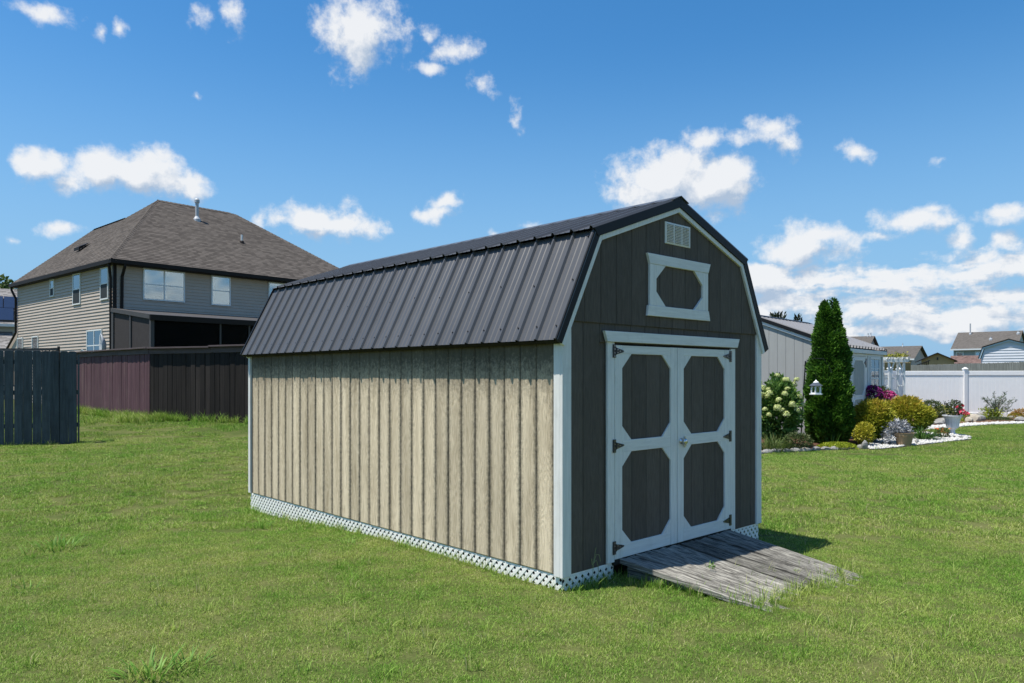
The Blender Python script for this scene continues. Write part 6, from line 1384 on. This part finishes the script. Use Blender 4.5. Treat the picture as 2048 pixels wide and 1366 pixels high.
# taller unmown tufts: along fence feet, lattice, ramp planks
q = np.random.default_rng(77); pts = []
def along(p, q_, n, sp): p = np.array(p[:2]); q_ = np.array(q_[:2]); f = q.random(n)[:, None]; return list(p * (1 - f) + q_ * f + q.normal(size=(n, 2)) * sp)
big = along(pc + pl * 5.5, pc, 330, .07) + along(pc, pc + pr_ * .8, 60, .1) + along(pc, pc + pr_ * 4.4, 70, .05) + [np.array((pc.x, pc.y)) + np.array((.1, -.25)) + q.normal(size=2) * [.7, .22] for _ in range(120)]
big = [p - np.array((.02, .12)) for p in big]
pts_b = np.array(big); sm = along(shed_w(-.05, 0), shed_w(-.06, -SL), 150, .03) + along(shed_w(0, .06), shed_w(.66, .07), 34, .03) + along(shed_w(2.5, .06), shed_w(W, .05), 20, .03) + along(shed_w(.62, .25), shed_w(.72, 1.35), 70, .04) + along(shed_w(2.5, .2), shed_w(2.45, 1.3), 40, .04) + along(shed_w(.75, 1.34), shed_w(2.35, 1.32), 60, .05) + along(c0, endp, 90, .04)
for aa in np.linspace(.86, 2.26, 8): sm += along(shed_w(aa, .55), shed_w(aa, 1.3), 12, .008)
wc = gp(285, 925); wc2 = gp(310, 965)
patch = [np.array(wc[:2]) + q.normal(size=2) * [.55, .9] for _ in range(170)] + [np.array(wc2[:2]) + q.normal(size=2) * [.35, .45] for _ in range(110)]
stray = [np.array(((px_ - 1024) / FPX * Y_, Y_)) for px_, Y_ in zip(q.uniform(-40, 2090, 900), 3.6 + 13 * q.random(900) ** 1.2)]
stray = [p for p in stray if not (inside(p[0], p[1], foot) or inside(p[0], p[1], rampf) or inside(p[0], p[1], bed) or inside(p[0], p[1], grav))]
sm += patch + stray
pts_s = np.array(sm)
def tuft(name, n, h0, h1, w, seed): return patch_mesh(name, .05, n, h0, h1, w, 2, seed, .7)
for nm, P_, tm, lab in (('fence_grass', pts_b, [tuft('tall_%d' % i, 26, .10, .28, .007, 300 + i) for i in range(4)], 'unmown bright grass along the foot of the purple-brown fence'), ('edge_grass', pts_s, [tuft('edge_%d' % i, 12, .05, .13, .0035, 310 + i) for i in range(4)], 'longer grass tufts scattered over the lawn and along lattice, ramp and picket fence')):
    n_ = len(P_); scatter(nm, np.stack([P_[:, 0], P_[:, 1], gz(P_[:, 0], P_[:, 1])], 1), q.integers(0, 4, n_), np.stack([np.zeros(n_), np.zeros(n_), q.uniform(0, 6.28, n_)], 1), np.repeat(q.uniform(.6, 1.3, n_)[:, None], 3, 1), tm, lab)
# weeds standing proud of the mown grass
m_weed = leaf_mat('broad_weed_blades', [(.07, .17, .02), (.13, .27, .035), (.22, .36, .07)], .3)
for (px, py, n, ln, wd, sp, lab, sd) in ((300, 1352, 60, .17, .012, .36, 'large broad-bladed weed clump at the bottom left of the lawn', 1), (372, 1335, 34, .14, .009, .30, 'smaller weed clump just right of the large bottom-left one', 2), (120, 1096, 60, .19, .013, .50, 'ragged weed clump on the left lawn', 3), (62, 1110, 14, .16, .009, .3, 'thin weeds beside the ragged clump at the left edge', 4),
        (55, 1180, 14, .14, .009, .2, 'small weed tuft low on the left lawn', 5), (524, 1056, 22, .17, .013, .16, 'bright weed tuft before the far end of the shed lattice', 6), (890, 1108, 24, .11, .008, .3, 'yellow-green weeds against the middle of the shed lattice', 7), (700, 1090, 20, .10, .008, .35, 'low yellow-green weeds along the shed lattice', 8), (838, 1196, 10, .08, .010, .1, 'tiny weed rosette in front of the shed', 9)):
    clump('weed', lab, px, py, n, ln, wd, sp, .9, m_weed, sd, 'weed', .8)
x, y, z = shed_w(.30, .05, 0); t = thing('grass_weed', 'tall pale grass stalk growing against the dark shed front', 'weed', (x, y, gzf(x, y)), YAW)
mb = MB(); mb.tube([(0, 0, 0), (.01, 0, .17), (.045, 0, .30)], .0025, 4); mb.tube([(.01, 0, .17), (.05, 0, .245), (.085, 0, .235), (.10, 0, .18)], .0025, 4); mb.tube([(.015, 0, .18), (.05, 0, .2), (.07, 0, .15), (.075, 0, .10)], .0025, 4); mb.tube([(.0, 0, .17), (-.01, 0, .22)], .003, 4); mb.build('stalk', M('pale_green_stalk', (.25, .28, .12), .7, .2, .1, 5), t)
x, y, z = shed_w(1.15, .62, .075); t = thing('seedling', 'small leafy seedling growing between the ramp planks', 'weed', (x, y, .05))
qq = np.random.default_rng(5); leaves('foliage', qq.normal(size=(26, 3)) * [.02, .02, .01] + [0, 0, .03], qq.normal(size=(26, 3)) + [0, 0, .6], .02, .010, m_weed, t); ribbons('blades', qq.normal(size=(6, 3)) * [.02, .02, 0], qq.normal(size=(6, 3)) * .5 + [0, 0, 1], .08, .005, .6, m_weed, t)
